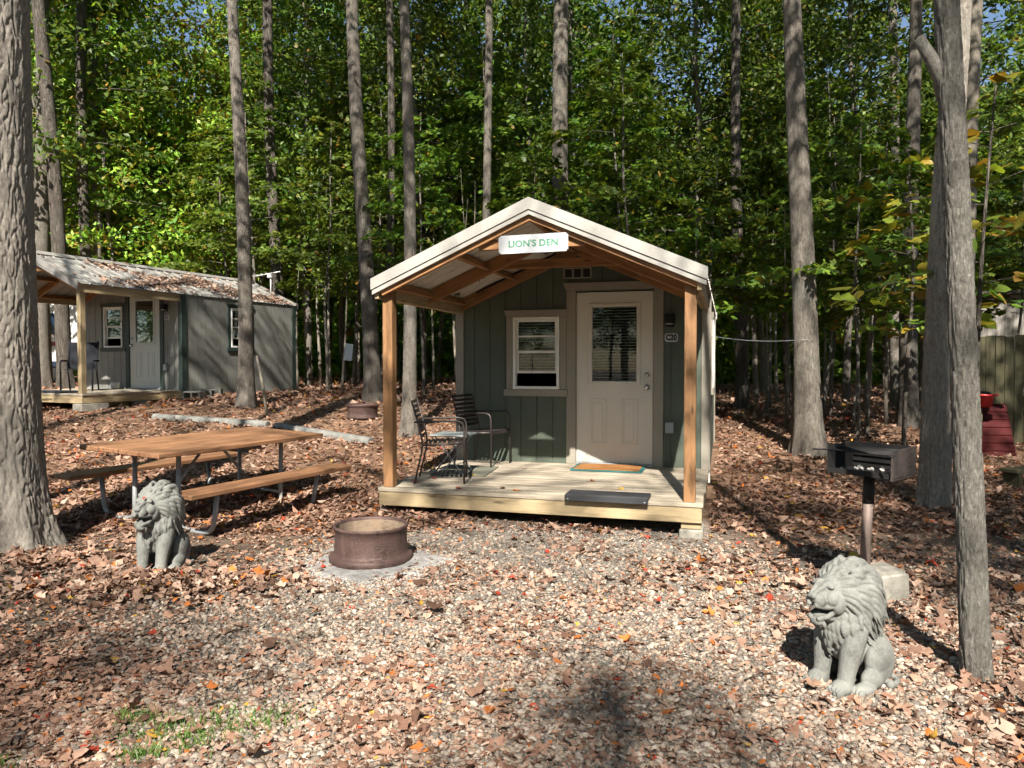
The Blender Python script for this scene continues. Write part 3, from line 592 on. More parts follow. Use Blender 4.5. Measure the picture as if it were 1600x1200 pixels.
# ------------------------------------------------------------------ fire rings (old truck rims)
def fire_ring(x, y, sc, label, m=None, tilt=0, flip=False):
    z = float(ground_z(x, y)); t = empty('fire_ring', (x, y, z), 0, label, 'fire ring', 'fire rings made of truck rims'); t.scale = (sc,)*3; t.rotation_euler = (tilt, 0, .7)
    if not flip: prof = [(.243, .0), (.305, .0), (.318, .012), (.318, .05), (.306, .062), (.287, .066), (.280, .085), (.277, .12), (.272, .2), (.273, .252), (.284, .262), (.287, .275), (.281, .284), (.268, .282), (.262, .266), (.26, .2), (.258, .02)]
    else: prof = [(.25, 0), (.29, .0), (.296, .03), (.28, .06), (.276, .12), (.285, .15), (.282, .19), (.29, .22), (.312, .24), (.315, .262), (.30, .268), (.28, .245), (.262, .2), (.255, .02)]
    obj('rim_wall', lathe_me('rim_wall', prof, m or M['rust'], 64), t)
    obj('rim_lining', lathe_me('rim_lining', [(.2575, .015), (.2592, .2), (.261, .262)] if not flip else [(.252, .02), (.2605, .2)], M['rust2'], 64), t)
    n = 24; Vv = [(0, 0, .05)]+[(r*math.cos(a), r*math.sin(a), .05+random.uniform(-.012, .012)) for r in (.09, .18, .256) for a in [2*math.pi*k/n for k in range(n)]]
    Fs = [(0, 1+k, 1+(k+1) % n) for k in range(n)]+[(1+i*n+k, 1+(i+1)*n+k, 1+(i+1)*n+(k+1) % n, 1+i*n+(k+1) % n) for i in (0, 1) for k in range(n)]
    obj('ash_bed', mesh('ash_bed', Vv, Fs, M['ash'], True), t); return t
fire_ring(-1.085, 5.66, 1.0, 'rusty steel fire ring standing in pale ash on the gravel')
fire_ring(-2.58, 12.75, .92, 'rusty fire ring at the foot of the flared tree beyond the parking bumpers', flip=True)
# ash spilt round the near ring
n = 2600; a = rng.uniform(0, 2*np.pi, n); r = .30+np.abs(rng.normal(0, .10, n)); lob = 1+.35*vnoise(np.stack([np.cos(a)*1.3+5, np.sin(a)*1.3, 0*a], -1), 9)
ax, ay = -1.085+np.cos(a)*r*lob*1.08+.05, 5.62+np.sin(a)*r*lob-.08
ok_ = ((ax+1.085)**2+(ay-5.66)**2) > .325**2; ax, ay = ax[ok_], ay[ok_]

# ------------------------------------------------------------------ stone lions
def lion_mesh():
    rr = random.Random(3); LV, LF, ico = [], [], {}
    def ell(c, r, rot=(0, 0, 0), sub=3):
        if sub not in ico:
            b_ = bmesh.new(); bmesh.ops.create_icosphere(b_, subdivisions=sub, radius=1); ico[sub] = ([v.co.copy() for v in b_.verts], [[v.index for v in f.verts] for f in b_.faces]); b_.free()
        Mx = Matrix.Translation(c) @ Euler([R(q) for q in rot]).to_matrix().to_4x4() @ Matrix.Diagonal((*r, 1)); o_ = len(LV)
        LV.extend(Mx @ v for v in ico[sub][0]); LF.extend([i+o_ for i in f] for f in ico[sub][1])
    def lim(pts, rads, seg=12):
        V_, T_ = tube_arrays(pts, rads, seg); o_ = len(LV); LV.extend(V_); LF.extend([i+o_ for i in f] for f in T_)
        for p, r_ in ((pts[0], rads[0]), (pts[-1], rads[-1])): ell(p, (r_,)*3, sub=2)
    def smooth3(p, n=7):
        p = [Vector(q) for q in p]; out = []
        for i in range(len(p)-1):
            p0, p1, p2, p3 = p[max(i-1, 0)], p[i], p[i+1], p[min(i+2, len(p)-1)]
            for k in range(n):
                t = k/n; out.append(.5*((2*p1)+(-p0+p2)*t+(2*p0-5*p1+4*p2-p3)*t*t+(-p0+3*p1-3*p2+p3)*t**3))
        return out+[p[-1]]
    def lock(p, r0, seg=8):
        q = smooth3(p, 4); n_ = len(q); lim(q, [r0*(.75+.5*math.sin(math.pi*min(1, i/(n_-1)*1.15)**.8))*(1-.75*(i/(n_-1))**2) for i in range(n_)], seg)
    # body: rump, back, chest
    ell((0, .17, .15), (.13, .13, .14)); ell((0, .08, .24), (.115, .15, .15), (-40, 0, 0)); ell((0, -.03, .33), (.13, .12, .17), (-12, 0, 0)); ell((0, -.085, .30), (.105, .075, .15))
    for s in (-1, 1):
        ell((s*.115, .12, .145), (.062, .125, .135), (12, 0, s*6)); ell((s*.14, .03, .075), (.045, .085, .06), (0, 0, s*-6)); ell((s*.15, -.045, .034), (.046, .085, .036))
        for k in range(4): ell((s*.15+(k-1.5)*.022, -.115, .026), (.014, .026, .022), sub=2)
        lim(smooth3([(s*.092, -.055, .34), (s*.098, -.10, .24), (s*.09, -.125, .13), (s*.088, -.14, .06)], 5), [.07-.021*i/15+.004*math.sin(i*.42) for i in range(16)], 16)
        ell((s*.088, -.165, .042), (.056, .075, .043))
        for k in range(4): ell((s*.088+(k-1.5)*.026, -.225, .028), (.016, .03, .026), sub=2)
        for k in range(3): ell((s*.088+(k-1)*.026, -.235, .05), (.003, .03, .014), sub=1)
    lim(smooth3([(.06, .25, .05), (.13, .25, .03), (.17, .2, .03), (.175, .14, .035)], 5), [.018]*15+[.026], 10)
    # head
    ell((0, -.13, .535), (.098, .105, .092)); ell((0, -.20, .545), (.06, .075, .04), (-14, 0, 0)); ell((0, -.255, .515), (.05, .07, .042), (10, 0, 0))
    for s in (-1, 1):
        ell((s*.031, -.288, .496), (.036, .036, .028)); ell((s*.062, -.215, .505), (.035, .055, .038)); ell((s*.046, -.226, .578), (.036, .024, .015), (10, s*20, s*-18)); ell((s*.048, -.229, .553), (.016, .013, .012), sub=2); lim([(s*.027, -.243, .548), (s*.048, -.243, .542), (s*.07, -.226, .55)], [.005, .006, .004], 6)
        ell((s*.07, -.18, .48), (.035, .05, .06)); ell((s*.103, -.115, .588), (.03, .018, .034), (0, s*22, s*15)); ell((s*.014, -.327, .52), (.013, .01, .011), sub=2)
        lim([(s*.012, -.31, .538), (s*.028, -.24, .575)], [.013, .016], 8)
        for k in range(4): lim([(s*(.04+.004*k), -.30+.018*k, .50-.004*k), (s*(.058+.003*k), -.272+.018*k, .49-.004*k)], [.0055, .003], 6)
        lim(smooth3([(s*.028, -.315, .478), (s*.052, -.265, .468), (s*.072, -.2, .472)], 4), [.016]*9, 8)
        ell((s*.026, -.296, .463), (.006, .006, .014), sub=1)
    ell((0, -.318, .523), (.03, .018, .017))
    ell((0, -.22, .398), (.058, .082, .022), (-14, 0, 0)); ell((0, -.285, .386), (.045, .028, .026)); ell((0, -.15, .42), (.07, .06, .05)); ell((0, -.225, .417), (.034, .06, .012), (-14, 0, 0), 2)
    for s in (-1, 1): lim([(s*.056, -.16, .445), (s*.052, -.25, .415), (s*.032, -.302, .406)], [.014, .015, .013], 8)
    for k in range(5): lock([((k-2)*.019, -.295+abs(k-2)*.012, .385), ((k-2)*.02, -.285+abs(k-2)*.012, .362), ((k-2)*.017, -.262, .345)], .012, 6)
    # mane mass and its locks, in rings round the face
    ell((0, -.02, .51), (.138, .125, .143)); ell((0, .04, .44), (.124, .105, .16), (-18, 0, 0)); ell((0, -.075, .40), (.135, .105, .09))
    for layer, (r0, y0, r1, y1, rad, cnt) in enumerate(((.090, -.170, .150, -.06, .0125, 30), (.118, -.13, .172, .0, .0145, 33), (.138, -.075, .176, .07, .016, 32), (.142, -.02, .158, .125, .017, 28), (.12, .05, .12, .17, .018, 20))):
        for k in range(cnt):
            a_ = 2*math.pi*(k+.5*(layer % 2))/cnt+rr.uniform(-.06, .06); dx, dz = math.sin(a_), math.cos(a_)
            if layer == 0 and dz < -.55: continue
            low = max(0, -dz); cz = .525; sw = .03*math.sin(k*2.1+layer)+rr.uniform(-.02, .02); drop = .035+.05*abs(dx)+.045*low
            p0 = (dx*r0, y0+.02*low, cz+dz*r0*.95); p1 = (dx*(r0*.35+r1*.65)*1.08+sw*dz*.6, (y0+y1)/2-.012, cz+dz*(r0*.4+r1*.6)*1.05-drop*.25); p2 = (dx*r1*1.03+sw*dz, y1*.8+y0*.2, cz+dz*r1-drop*.8); p3 = (dx*r1*.97+sw*1.5*dz-sw*.5, y1+.01, cz+dz*r1*.93-drop*1.5)
            lock([p0, p1, p2, p3], rad*rr.uniform(.85, 1.1), 8)
    # collar and bib of tufts hanging on the chest
    for z, yf, wd, cnt, rad, ln in ((.415, -.160, .142, 17, .016, .085), (.37, -.172, .136, 15, .017, .085), (.32, -.168, .105, 10, .017, .08), (.275, -.163, .068, 6, .016, .07), (.235, -.15, .03, 3, .014, .06)):
        for k in range(cnt):
            f = (k/(cnt-1)-.5)*2; x = f*wd+rr.uniform(-.006, .006); y = yf+.085*f*f
            lock([(x*.95, y+.02, z+.03), (x*1.02, y-.016, z), (x*1.04+rr.uniform(-.01, .01), y-.014, z-ln*.6), (x*1.0+rr.uniform(-.012, .012), y+.016, z-ln)], rad*rr.uniform(.85, 1.1), 8)
    bm = bmesh.new(); bm.from_mesh(mesh('statue_parts', LV, LF)); bmesh.ops.recalc_face_normals(bm, faces=bm.faces)
    src = bpy.data.objects.new('statue_source', bm_mesh('statue_source', bm)); COL.objects.link(src)
    rm = src.modifiers.new('r', 'REMESH'); rm.mode = 'VOXEL'; rm.voxel_size = .0043
    sm = src.modifiers.new('s', 'SMOOTH'); sm.factor = .5; sm.iterations = 1
    dg = bpy.context.evaluated_depsgraph_get(); me = bpy.data.meshes.new_from_object(src.evaluated_get(dg)); bpy.data.objects.remove(src)
    me.materials.clear(); me.materials.append(M['lion']); me.polygons.foreach_set('use_smooth', [True]*len(me.polygons)); me.name = 'lion_statue'; return me
lion_me = lion_mesh()
for (x, y, rz, sc, lab) in ((-2.59, 5.43, R(-9), (.82, .84, .965), 'grey stone lion statue sitting before the picnic table'), (1.61, 3.49, R(-64), (.775, .785, .885), 'grey stone lion statue sitting near the grill and thin tree')):
    o = obj('lion_statue', lion_me, None, (x, y, float(ground_z(x, y))-.012), (0, 0, rz), sc); tag(o, lab, 'statue', 'pair of stone lions')

# ------------------------------------------------------------------ pedestal grill
gxp, gyp = 2.32, 4.83
gzp = float(ground_z(gxp, gyp))
gr = empty('pedestal_grill', (gxp, gyp, gzp), 0, 'black steel park grill on a rusty pipe by the right lion', 'grill')
bm = bmesh.new(); bmesh.ops.create_cube(bm, size=1); bmesh.ops.scale(bm, vec=(.25, .25, .22), verts=bm.verts); bmesh.ops.bevel(bm, geom=list(bm.edges), offset=.025, segments=3, affect='EDGES')
cb = obj('concrete_footing', bm_mesh('concrete_footing', bm, M['concrete']), gr, (.085, -.05, .075), (R(2), R(-3), R(12)))
tube('post', [(0, 0, .05), (.006, .0, .35), (.02, .0, .68)], .032, M['pipe'], gr, 20); tube('post_collar', [(.017, 0, .60), (.024, 0, .80)], .036, M['char'], gr, 20)
fb = empty('x', (0, 0, 0)); bpy.data.objects.remove(fb)
t_ = .006; w2, dp, hb = .205, .20, .178
bx_ = [((-w2, -dp, 0), (w2, dp, t_)), ((-w2, dp-t_, t_), (w2, dp, hb)), ((-w2, -dp, t_), (-w2+t_, dp-t_, hb)), ((-w2+t_, -dp, t_), (w2-t_, -dp+t_, .035))]
fbx = obj('firebox', join_boxes('firebox', bx_, M['char'], 0), gr, (.045, .02, .795), (0, R(1.0), R(-47)))
obj('side_plate', join_boxes('side_plate', [((w2-t_, -dp-.02, -.01), (w2, dp+.002, hb+.004))], M['grillside'], .001), fbx)
for k in range(12): tube('grate_bar', [(-w2+.012, -dp+.03+k*.031, hb-.03), (w2-.012, -dp+.03+k*.031, hb-.03)], .005, M['char'], fbx, 6)
for k in (-1, 1): tube('grate_handle', bend([(k*.2, -dp+.03, hb-.03), (k*.2, -dp-.09, hb-.02), (k*.2+.05*k, -dp-.12, hb-.02)], .02, 3), .006, M['char'], fbx, 6)
for k in range(16):
    bm = bmesh.new(); bmesh.ops.create_icosphere(bm, subdivisions=1, radius=random.uniform(.01, .02))
    for v_ in bm.verts: v_.co *= random.uniform(.7, 1.2)
    obj('charcoal', bm_mesh('charcoal', bm, M['ash']), fbx, (random.uniform(-.2, .2), random.uniform(-.15, .12), .022), (random.random()*3,)*3)

# ------------------------------------------------------------------ parking kerbs, blocks, stick, steps, antenna, far chair
def kerb(p0, p1, label):
    p0 = Vector((*p0, float(ground_z(*p0)))); p1 = Vector((*p1, float(ground_z(*p1)))); L_ = (p1-p0).length; x = (p1-p0).normalized(); y = Vector((0, 0, 1)).cross(x).normalized(); z = x.cross(y)
    prof = [(-.08, -.04), (.08, -.04), (.075, .045), (.045, .085), (-.045, .085), (-.075, .045)]
    me = prism_me('parking_bumper', prof, -L_/2, L_/2, M['bumper'], 'yz'); o = obj('parking_bumper', me, None, (p0+p1)/2, Matrix((x, y, z)).transposed().to_euler()); bv = o.modifiers.new('b', 'BEVEL'); bv.width = .015; bv.segments = 2
    return tag(o, label, 'parking bumper', 'concrete parking bumpers')
kerb((-6.15, 12.70), (-3.98, 12.05), 'concrete parking bumper, the left one, behind the picnic table'); kerb((-3.82, 11.95), (-2.05, 10.75), 'concrete parking bumper, the right one, near the porch post')
def cinder(p, rz, label):
    z = float(ground_z(*p)); bm = bmesh.new(); Lb, Wb, Hb, t_ = .4, .19, .2, .033
    me = join_boxes('cinder_block', [((-Lb/2, -Wb/2, -Hb/2), (Lb/2, -Wb/2+t_, Hb/2)), ((-Lb/2, Wb/2-t_, -Hb/2), (Lb/2, Wb/2, Hb/2))]+[((x_-t_/2, -Wb/2+t_, -Hb/2+.001), (x_+t_/2, Wb/2-t_, Hb/2-.001)) for x_ in (-Lb/2+t_/2, 0, Lb/2-t_/2)], M['bumper'], .003)
    o = obj('cinder_block', me, None, (*p, z+Wb/2-.01), (math.pi/2, 0, rz)); return tag(o, label, 'cinder block', 'hollow blocks beside the grey cabin')
_a = at_cabin(C21, 3.2, 2.32); _b = at_cabin(C21, 3.22, 2.78); cinder((_a.x, _a.y), -.2, 'hollow cinder block nearest the grey cabin corner'); cinder((_b.x, _b.y), .1, 'second hollow cinder block from the grey cabin corner')
tag(tube('leaning_stick', [(-4.38, 13.2, float(ground_z(-4.38, 13.2))-.02), (-4.5, 13.35, 1.1), (-4.72, 13.68, 1.66)], [.03, .027, .02], M['bark_pale'], None, 8), 'bare stick leaning on the tree beside the grey cabin', 'stick')
s21 = empty('porch_steps', at_cabin(C21, 1.95, -.40, 0), C21.rotation_euler.z, 'low timber steps in front of the grey cabin porch', 'steps')
for z_, d_, u_ in ((-.10, .12, .9), (-.20, -.12, .8)):
    for k in range(2): board('tread', (-u_/2, d_-.07+k*.145, z_), (u_/2, d_-.07+k*.145, z_), .135, .04, M['rim'], s21)
    board('riser', (-u_/2+.03, d_-.11, z_-.09), (u_/2-.03, d_-.11, z_-.09), .04, .13, M['rim'], s21)
rm_ = obj('rubber_mat', join_boxes('rubber_mat', [((-.5, -.25, 0), (.5, .25, .03))], M['rubber'], .006)); tag(rm_, 'dark mat at the edge of the grey cabin porch', 'mat'); rel(C21, rm_, 1.9, .25, .003)
def sling_chair():
    t = empty('patio_chair', at_cabin(C21, 1.5, 1.05, .002), C21.rotation_euler.z+R(40), 'dark sling patio chair on the grey cabin porch', 'chair'); m = M['sling']
    for s in (-1, 1):
        tube('frame', bend([(s*.28, -.28, 0), (s*.28, -.28, .60), (s*.28, .2, .60)], .08), .018, m, t, 8); tube('frame', [(s*.26, .26, 0), (s*.26, .1, .45), (s*.26, .28, 1.0)], .016, m, t, 8)
    obj('seat_sling', join_boxes('seat_sling', [((-.25, -.26, .42), (.25, .12, .43))], m, .003), t); o = obj('back_sling', join_boxes('back_sling', [((-.25, -.006, 0), (.25, .006, .56))], m, .003), t, (0, .12, .44), (R(-17), 0, 0))
sling_chair()
pot = obj('white_pot', lathe_me('white_pot', [(0, 0), (.06, 0), (.085, .06), (.09, .12), (.08, .15), (.072, .15), (.07, .02), (0, .02)], M['vinyl'], 20)); tag(pot, 'small white pot on the grey cabin porch below its window', 'pot'); rel(C21, pot, 1.28, 1.98, .003)
an = empty('roof_antenna', at_cabin(C21, 2.55, 5.3, roofz(2.55)-.03), C21.rotation_euler.z, 'white television antenna on the grey cabin roof', 'antenna')
tube('mast', [(0, 0, 0), (0, 0, .55)], .014, M['vinyl'], an, 8); tube('boom', [(-.55, 0, .52), (.3, 0, .60)], .012, M['vinyl'], an, 8)
for k in range(6): tube('element', [(-.5+k*.15, -.16+.015*k, .525+.014*k), (-.5+k*.15, .16-.015*k, .525+.014*k)], .006, M['vinyl'], an, 6)
obj('amplifier', join_boxes('amplifier', [((-.08, -.05, .46), (.06, .05, .56))], M['vinyl'], .01), an)

# ------------------------------------------------------------------ travel trailer beyond the grey cabin
tv = empty('travel_trailer', (-15.0, 24.0, float(ground_z(-15, 24))), R(8), 'white travel trailer parked in the trees beyond the grey cabin', 'trailer')
prof = [(-3.2, .55), (3.2, .55), (3.2, 2.7), (3.0, 2.95), (-2.9, 2.95), (-3.3, 2.5), (-3.45, 1.5), (-3.35, .7)]
o = obj('body', prism_me('body', prof, -1.2, 1.2, M['rv']), tv); bv = o.modifiers.new('b', 'BEVEL'); bv.width = .08; bv.segments = 3
for k in range(6): boxo('siding_rib', (-3.1, -1.215, .95+k*.3), (3.1, -1.2, .965+k*.3), M['rv'], o, 0)
for x_ in (-2.0, .2, 2.0):
    wn = boxo('window', (x_-.55, -1.235, 1.55), (x_+.55, -1.2, 2.2), M['rvw'], tv, .01)
boxo('stripe', (-3.2, -1.222, 1.2), (3.15, -1.2, 1.32), M['rvs'], tv, 0); boxo('skirt', (-3.1, -1.225, .56), (3.1, -1.2, .72), M['rvw'], tv, 0); boxo('entry_door', (1.0, -1.23, .7), (1.6, -1.2, 2.5), M['rv'], tv, .02)
for x_ in (-.5, .4):
    wl = obj('wheel', lathe_me('wheel', [(0, -.11), (.2, -.11), (.33, -.1), (.35, -.05), (.35, .05), (.33, .1), (.2, .11), (0, .11)], M['tyre'], 28), tv, (x_, -1.08, .35), (math.pi/2, 0, 0)); obj('hub', lathe_me('hub', [(0, .125), (.12, .12), (.19, .115)], M['galv'], 20), wl)

# ------------------------------------------------------------------ right edge: fence, shed, red sheets, pot, broom, log bench, line
fn = empty('plank_fence', (7.35, 11.6, float(ground_z(8, 11.6))), R(-6), 'weathered tall plank fence at the right edge of the wood', 'fence')
for k in range(34): board('fence_board', (k*.142, .0+random.uniform(-.004, .004), -.05), (k*.142, random.uniform(-.006, .006), 1.70+random.uniform(-.012, .012)), .134, .018, M['fence'], fn, (0, -1, 0), bev=.002)
for z_ in (.3, 1.4): board('fence_rail', (-.07, .035, z_), (4.75, .035, z_), .04, .085, M['fence'], fn)
for x_ in (0, 2.3, 4.6): board('fence_post', (x_, .095, -.1), (x_, .095, 1.65), .085, .085, M['fence'], fn, (0, -1, 0))
sh = empty('shed', (10.75, 16.9, float(ground_z(10, 16))), R(-33), 'pale board shed behind the plank fence', 'shed')
for k in range(24): board('wall_board', (k*.16, 0, 0), (k*.16, 0, 2.62), .154, .02, M['shed'], sh, (0, -1, 0), bev=.003)
boxo('side_wall', (-.08, .02, 0), (3.76, 2.6, 2.6), M['shed'], sh, 0); boxo('roof', (-.2, -.2, 2.63), (3.9, 2.8, 2.72), M['bark_dark'], sh, .01)
wn = obj('window', join_boxes('window', [((1.05, -.04, 1.75), (1.12, -.011, 2.4)), ((1.78, -.04, 1.75), (1.85, -.011, 2.4)), ((1.12, -.04, 1.75), (1.78, -.011, 1.82)), ((1.12, -.04, 2.33), (1.78, -.011, 2.4))], M['vinyl'], .003), sh); boxo('pane', (1.12, -.025, 1.82), (1.78, -.015, 2.33), M['rvw'], wn, 0)
def red_sheet(x, y, ang, lean, wd, ht, label):
    xs = []; k = 0
    while k*.12 < ht: b = k*.12; xs += [(b, 0), (b+.05, 0), (b+.06, .014), (b+.085, .014), (b+.095, 0)]; k += 1
    q = len(xs); Vv = [(x_, z_, h_) for x_ in (-wd/2, wd/2) for h_, z_ in xs]
    o = obj('metal_sheet', mesh('metal_sheet', Vv, [(i, i+1, q+i+1, q+i) for i in range(q-1)], M['red']), None, (x, y, float(ground_z(x, y))-.01), (lean, 0, ang)); s_ = o.modifiers.new('t', 'SOLIDIFY'); s_.thickness = .002
    return tag(o, label, 'metal sheet', 'red roofing sheets leaning on the fence')
red_sheet(6.78, 10.62, R(-8), R(-24), .92, .82, 'front dark red ribbed metal sheet leaning at the fence'); 
pp = empty('flower_pot', (6.83, 10.75, float(ground_z(6.7, 10.75))), 0, 'bright red planter on a stake before the fence', 'planter')
tube('stake', [(0, 0, 0), (0, 0, .70)], .02, M['fence'], pp, 8); obj('pot', lathe_me('pot', [(0, .70), (.13, .70), (.155, .85), (.21, .865), (.215, .885), (.15, .89), (.14, .82), (0, .82)], M['redp'], 24), pp); obj('pot_soil', lathe_me('pot_soil', [(0, .93), (.1, .92), (.145, .875)], M['dark'], 20), pp)
br = empty('broom', (4.36, 7.15, float(ground_z(4.4, 7.2))), R(50), 'black push broom leaning between the thin tree and the thick trunk', 'broom')
tube('handle', [(.0, 0, .17), (.13, -.02, 1.18)], .014, M['black'], br, 10); obj('head', join_boxes('head', [((-.16, -.02, .13), (.16, .02, .18))], M['black'], .008), br, (0, 0, 0), (0, R(8), 0))
for k in range(22): tube('bristle', [(-.15+k*.0143, random.uniform(-.012, .012), .135), (-.165+k*.0157, random.uniform(-.03, .03), .0)], .004, M['bristle'], br, 5)
lb = empty('low_bench', (6.05, 8.55, float(ground_z(6.0, 8.5))), R(20), 'low weathered wooden bench at the right edge', 'bench')
board('seat', (-.42, 0, .20), (.6, 0, .20), .22, .04, M['fence'], lb); board('leg', (-.34, 0, 0), (-.34, 0, .18), .2, .05, M['fence'], lb, (1, 0, 0)); board('leg', (.5, 0, 0), (.5, 0, .18), .2, .05, M['fence'], lb, (1, 0, 0))
p_ = at_cabin(C20, 3.03, 3.1, 1.55); q_ = Vector((4.1, 10.5, 1.86)); pts = [p_.lerp(q_, t)-Vector((0, 0, .16*t*(1-t))) for t in np.linspace(0, 1, 12)]
ck = [(4.157+.214*math.sin(a), 10.72-.214*math.cos(a), 1.86) for a in np.linspace(-.4, 1.4, 8)]
tag(tube('clothes_line', pts+[Vector(c) for c in ck], .003, M['galv'], None, 5), 'thin line strung from the green cabin to the thick trunk', 'line')
fl = boxo('white_board', (0, 0, 0), (.17, .012, .34), M['frost']); fl.location = (-3.25, 14.72, 1.75); fl.rotation_euler = (0, R(6), R(-10)); tag(fl, 'small white panel fixed to the flared tree', 'panel')
for (x, y, s_, rz, lab) in ((5.0, 13.9, (.24, .12, .1), .4, 'reddish brick lying on the leaves left of the thick trunk'), (5.35, 14.6, (.2, .1, .09), 1.3, 'farther reddish brick lying on the forest floor')):
    tag(obj('brick', box_me(*s_, M['brick'], .01), None, (x, y, float(ground_z(x, y))+.05), (.1, .05, rz)), lab, 'brick', 'bricks on the forest floor')
tag(tube('fallen_log', [(-1.1, 16.5, float(ground_z(-1, 16.4))+.1), (.4, 16.2, float(ground_z(.4, 16.4))+.12), (2.0, 16.0, float(ground_z(2, 16))+.08)], [.14, .15, .11], M['bark_dark'], None, 12), 'fallen log lying behind the green cabin', 'log')

# ------------------------------------------------------------------ trees
MAPLE_V = np.array([(0, 0, 0), (.30, .0, 0), (.25, .22, 0), (.47, .50, 0), (.24, .60, 0), (0, .96, 0), (-.24, .60, 0), (-.47, .50, 0), (-.25, .22, 0), (-.30, .0, 0), (0, .36, 0)], float)
MAPLE_F = np.array([(10, i, (i+1) % 10) for i in range(10)])
RAG_V = np.array([(0, 0, 0), (.24, .12, 0), (.38, .38, 0), (.22, .52, 0), (.27, .74, 0), (0, 1, 0), (-.2, .8, 0), (-.36, .58, 0), (-.26, .3, 0), (-.34, .14, 0), (0, .45, 0)], float)
OVAL_V = np.array([(0, 0, 0), (.27, .40, 0), (0, 1, 0), (-.27, .40, 0)], float); OVAL_F = np.array([(0, 1, 2), (0, 2, 3)])
def leaf_arrays(pos, nrm, size, col, tmpl='maple', curl=.25, rg=rng):
    Vt, Ft = {'maple': (MAPLE_V, MAPLE_F), 'ragged': (RAG_V, MAPLE_F), 'oval': (OVAL_V, OVAL_F)}[tmpl]
    n, k = len(pos), len(Vt); nrm = nrm/np.linalg.norm(nrm, axis=1, keepdims=True)
    a = rg.normal(size=(n, 3)); x = np.cross(nrm, a); x /= np.linalg.norm(x, axis=1, keepdims=True)+1e-9; y = np.cross(nrm, x)
    T = np.repeat(Vt[None], n, 0).copy(); c1, c2 = rg.normal(0, curl, (n, 1)), rg.normal(0, curl, (n, 1))
    T[:, :, 2] = c1*2.2*T[:, :, 0]**2+c2*1.4*(T[:, :, 1]-.4)**2+rg.normal(0, curl*.22, (n, k)); T[:, :, :2] += rg.normal(0, .045, (n, k, 2)); T[:, :, 0] *= rg.uniform(.75, 1.15, (n, 1)); T[:, :, 1] -= .4
    P = pos[:, None]+size[:, None, None]*(T[:, :, :1]*x[:, None]+T[:, :, 1:2]*y[:, None]+T[:, :, 2:]*nrm[:, None])
    Fs = (Ft[None]+(np.arange(n)*k)[:, None, None]).reshape(-1, 3)
    return P.reshape(-1, 3), Fs, np.repeat(col, k, 0)
def leaf_greens(n, rg, yellow=.06, lite=1.0):
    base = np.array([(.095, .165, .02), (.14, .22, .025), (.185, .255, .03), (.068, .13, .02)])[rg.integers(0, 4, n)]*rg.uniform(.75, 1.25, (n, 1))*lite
    y = rg.random(n) < yellow; base[y] = np.array([(.28, .25, .03), (.32, .2, .03), (.2, .22, .03)])[rg.integers(0, 3, y.sum())]
    return base
def cat_arrays(parts):
    V_, F_, C_ = [], [], []; o = 0
    for v, f, c in parts: V_.append(v); F_.append(f+o); C_.append(c); o += len(v)
    return np.concatenate(V_), np.concatenate(F_), np.concatenate(C_)
def wood_me(name, tubes, m, seg=7):
    V_, Q = [], []; o = 0
    for pts, rads, sg in tubes:
        v, f = tube_arrays(pts, rads, sg, False); V_ += v; Q += [tuple(i+o for i in q) for q in f]; o += len(v)
    return np_mesh(name, np.array([tuple(v) for v in V_]), np.array(Q), m, smooth=True)

def sapling_proto(seed, H, h0, Rb, nb, per, size, tmpl, yellow, m, lite=1.0, stem=.035, droop=.5, vert=.1):
    """an understorey maple: a wavering stem and flat drooping sprays of leaves -> (wood mesh, leaf mesh)"""
    rg = np.random.default_rng(seed); ph = rg.uniform(0, 6, 2)
    def sx(z): return np.array([.10*math.sin(z*.7+ph[0])+.03*math.sin(z*2.1+ph[1]), .10*math.cos(z*.6+ph[1]), z])
    zs = np.linspace(-.1, H, 16); tubes = [([sx(z) for z in zs], [stem*(1-.8*max(0, z)/H)+.004 for z in zs], 7)]
    pos, nrm = [], []
    for i in range(nb):
        f = (i+.5)/nb; z = h0+(H-h0)*f**.9; az = i*2.4+rg.uniform(-.5, .5); L = Rb*(1-.75*f**1.6)*rg.uniform(.55, 1.1); d = np.array([math.cos(az), math.sin(az), 0]); pr = np.array([-d[1], d[0], 0]); b0 = sx(z)
        rise = rg.uniform(.15, .5) if vert < .3 else rg.uniform(-.05, .75)
        def bp(t): return b0+d*L*t+np.array([0, 0, L*(rise*t-droop*rise*2*t*t)])
        tubes.append(([bp(t) for t in (0, .3, .6, 1)], [stem*.24*(1-f*.5), stem*.17, stem*.11, .002], 4))
        k = max(3, int(per*L/Rb*rg.uniform(.6, 1.3))); t = rg.uniform(.22, 1.05, k)**.8; wv = rg.normal(0, .19, k)*L*(1.15-t*.6)
        p = np.stack([bp(q) for q in t])+pr*wv[:, None]; p[:, 2] += rg.normal(0, .045 if vert < .3 else .17, k)-.18*np.abs(wv)
        n_ = np.tile([0, 0, 1.0-vert], (k, 1))+d*.38+pr*(np.sign(wv)*.22)[:, None]+rg.normal(0, .32+vert*.4, (k, 3)); pos.append(p); nrm.append(n_)
    pos, nrm = np.concatenate(pos), np.concatenate(nrm); n = len(pos)
    v, f, c = leaf_arrays(pos, nrm, size*rg.uniform(.65, 1.2, n), leaf_greens(n, rg, yellow, lite), tmpl, .16, rg)
    return wood_me('trunk', tubes, m), np_mesh('crown', v, f, M['leaf'], c)
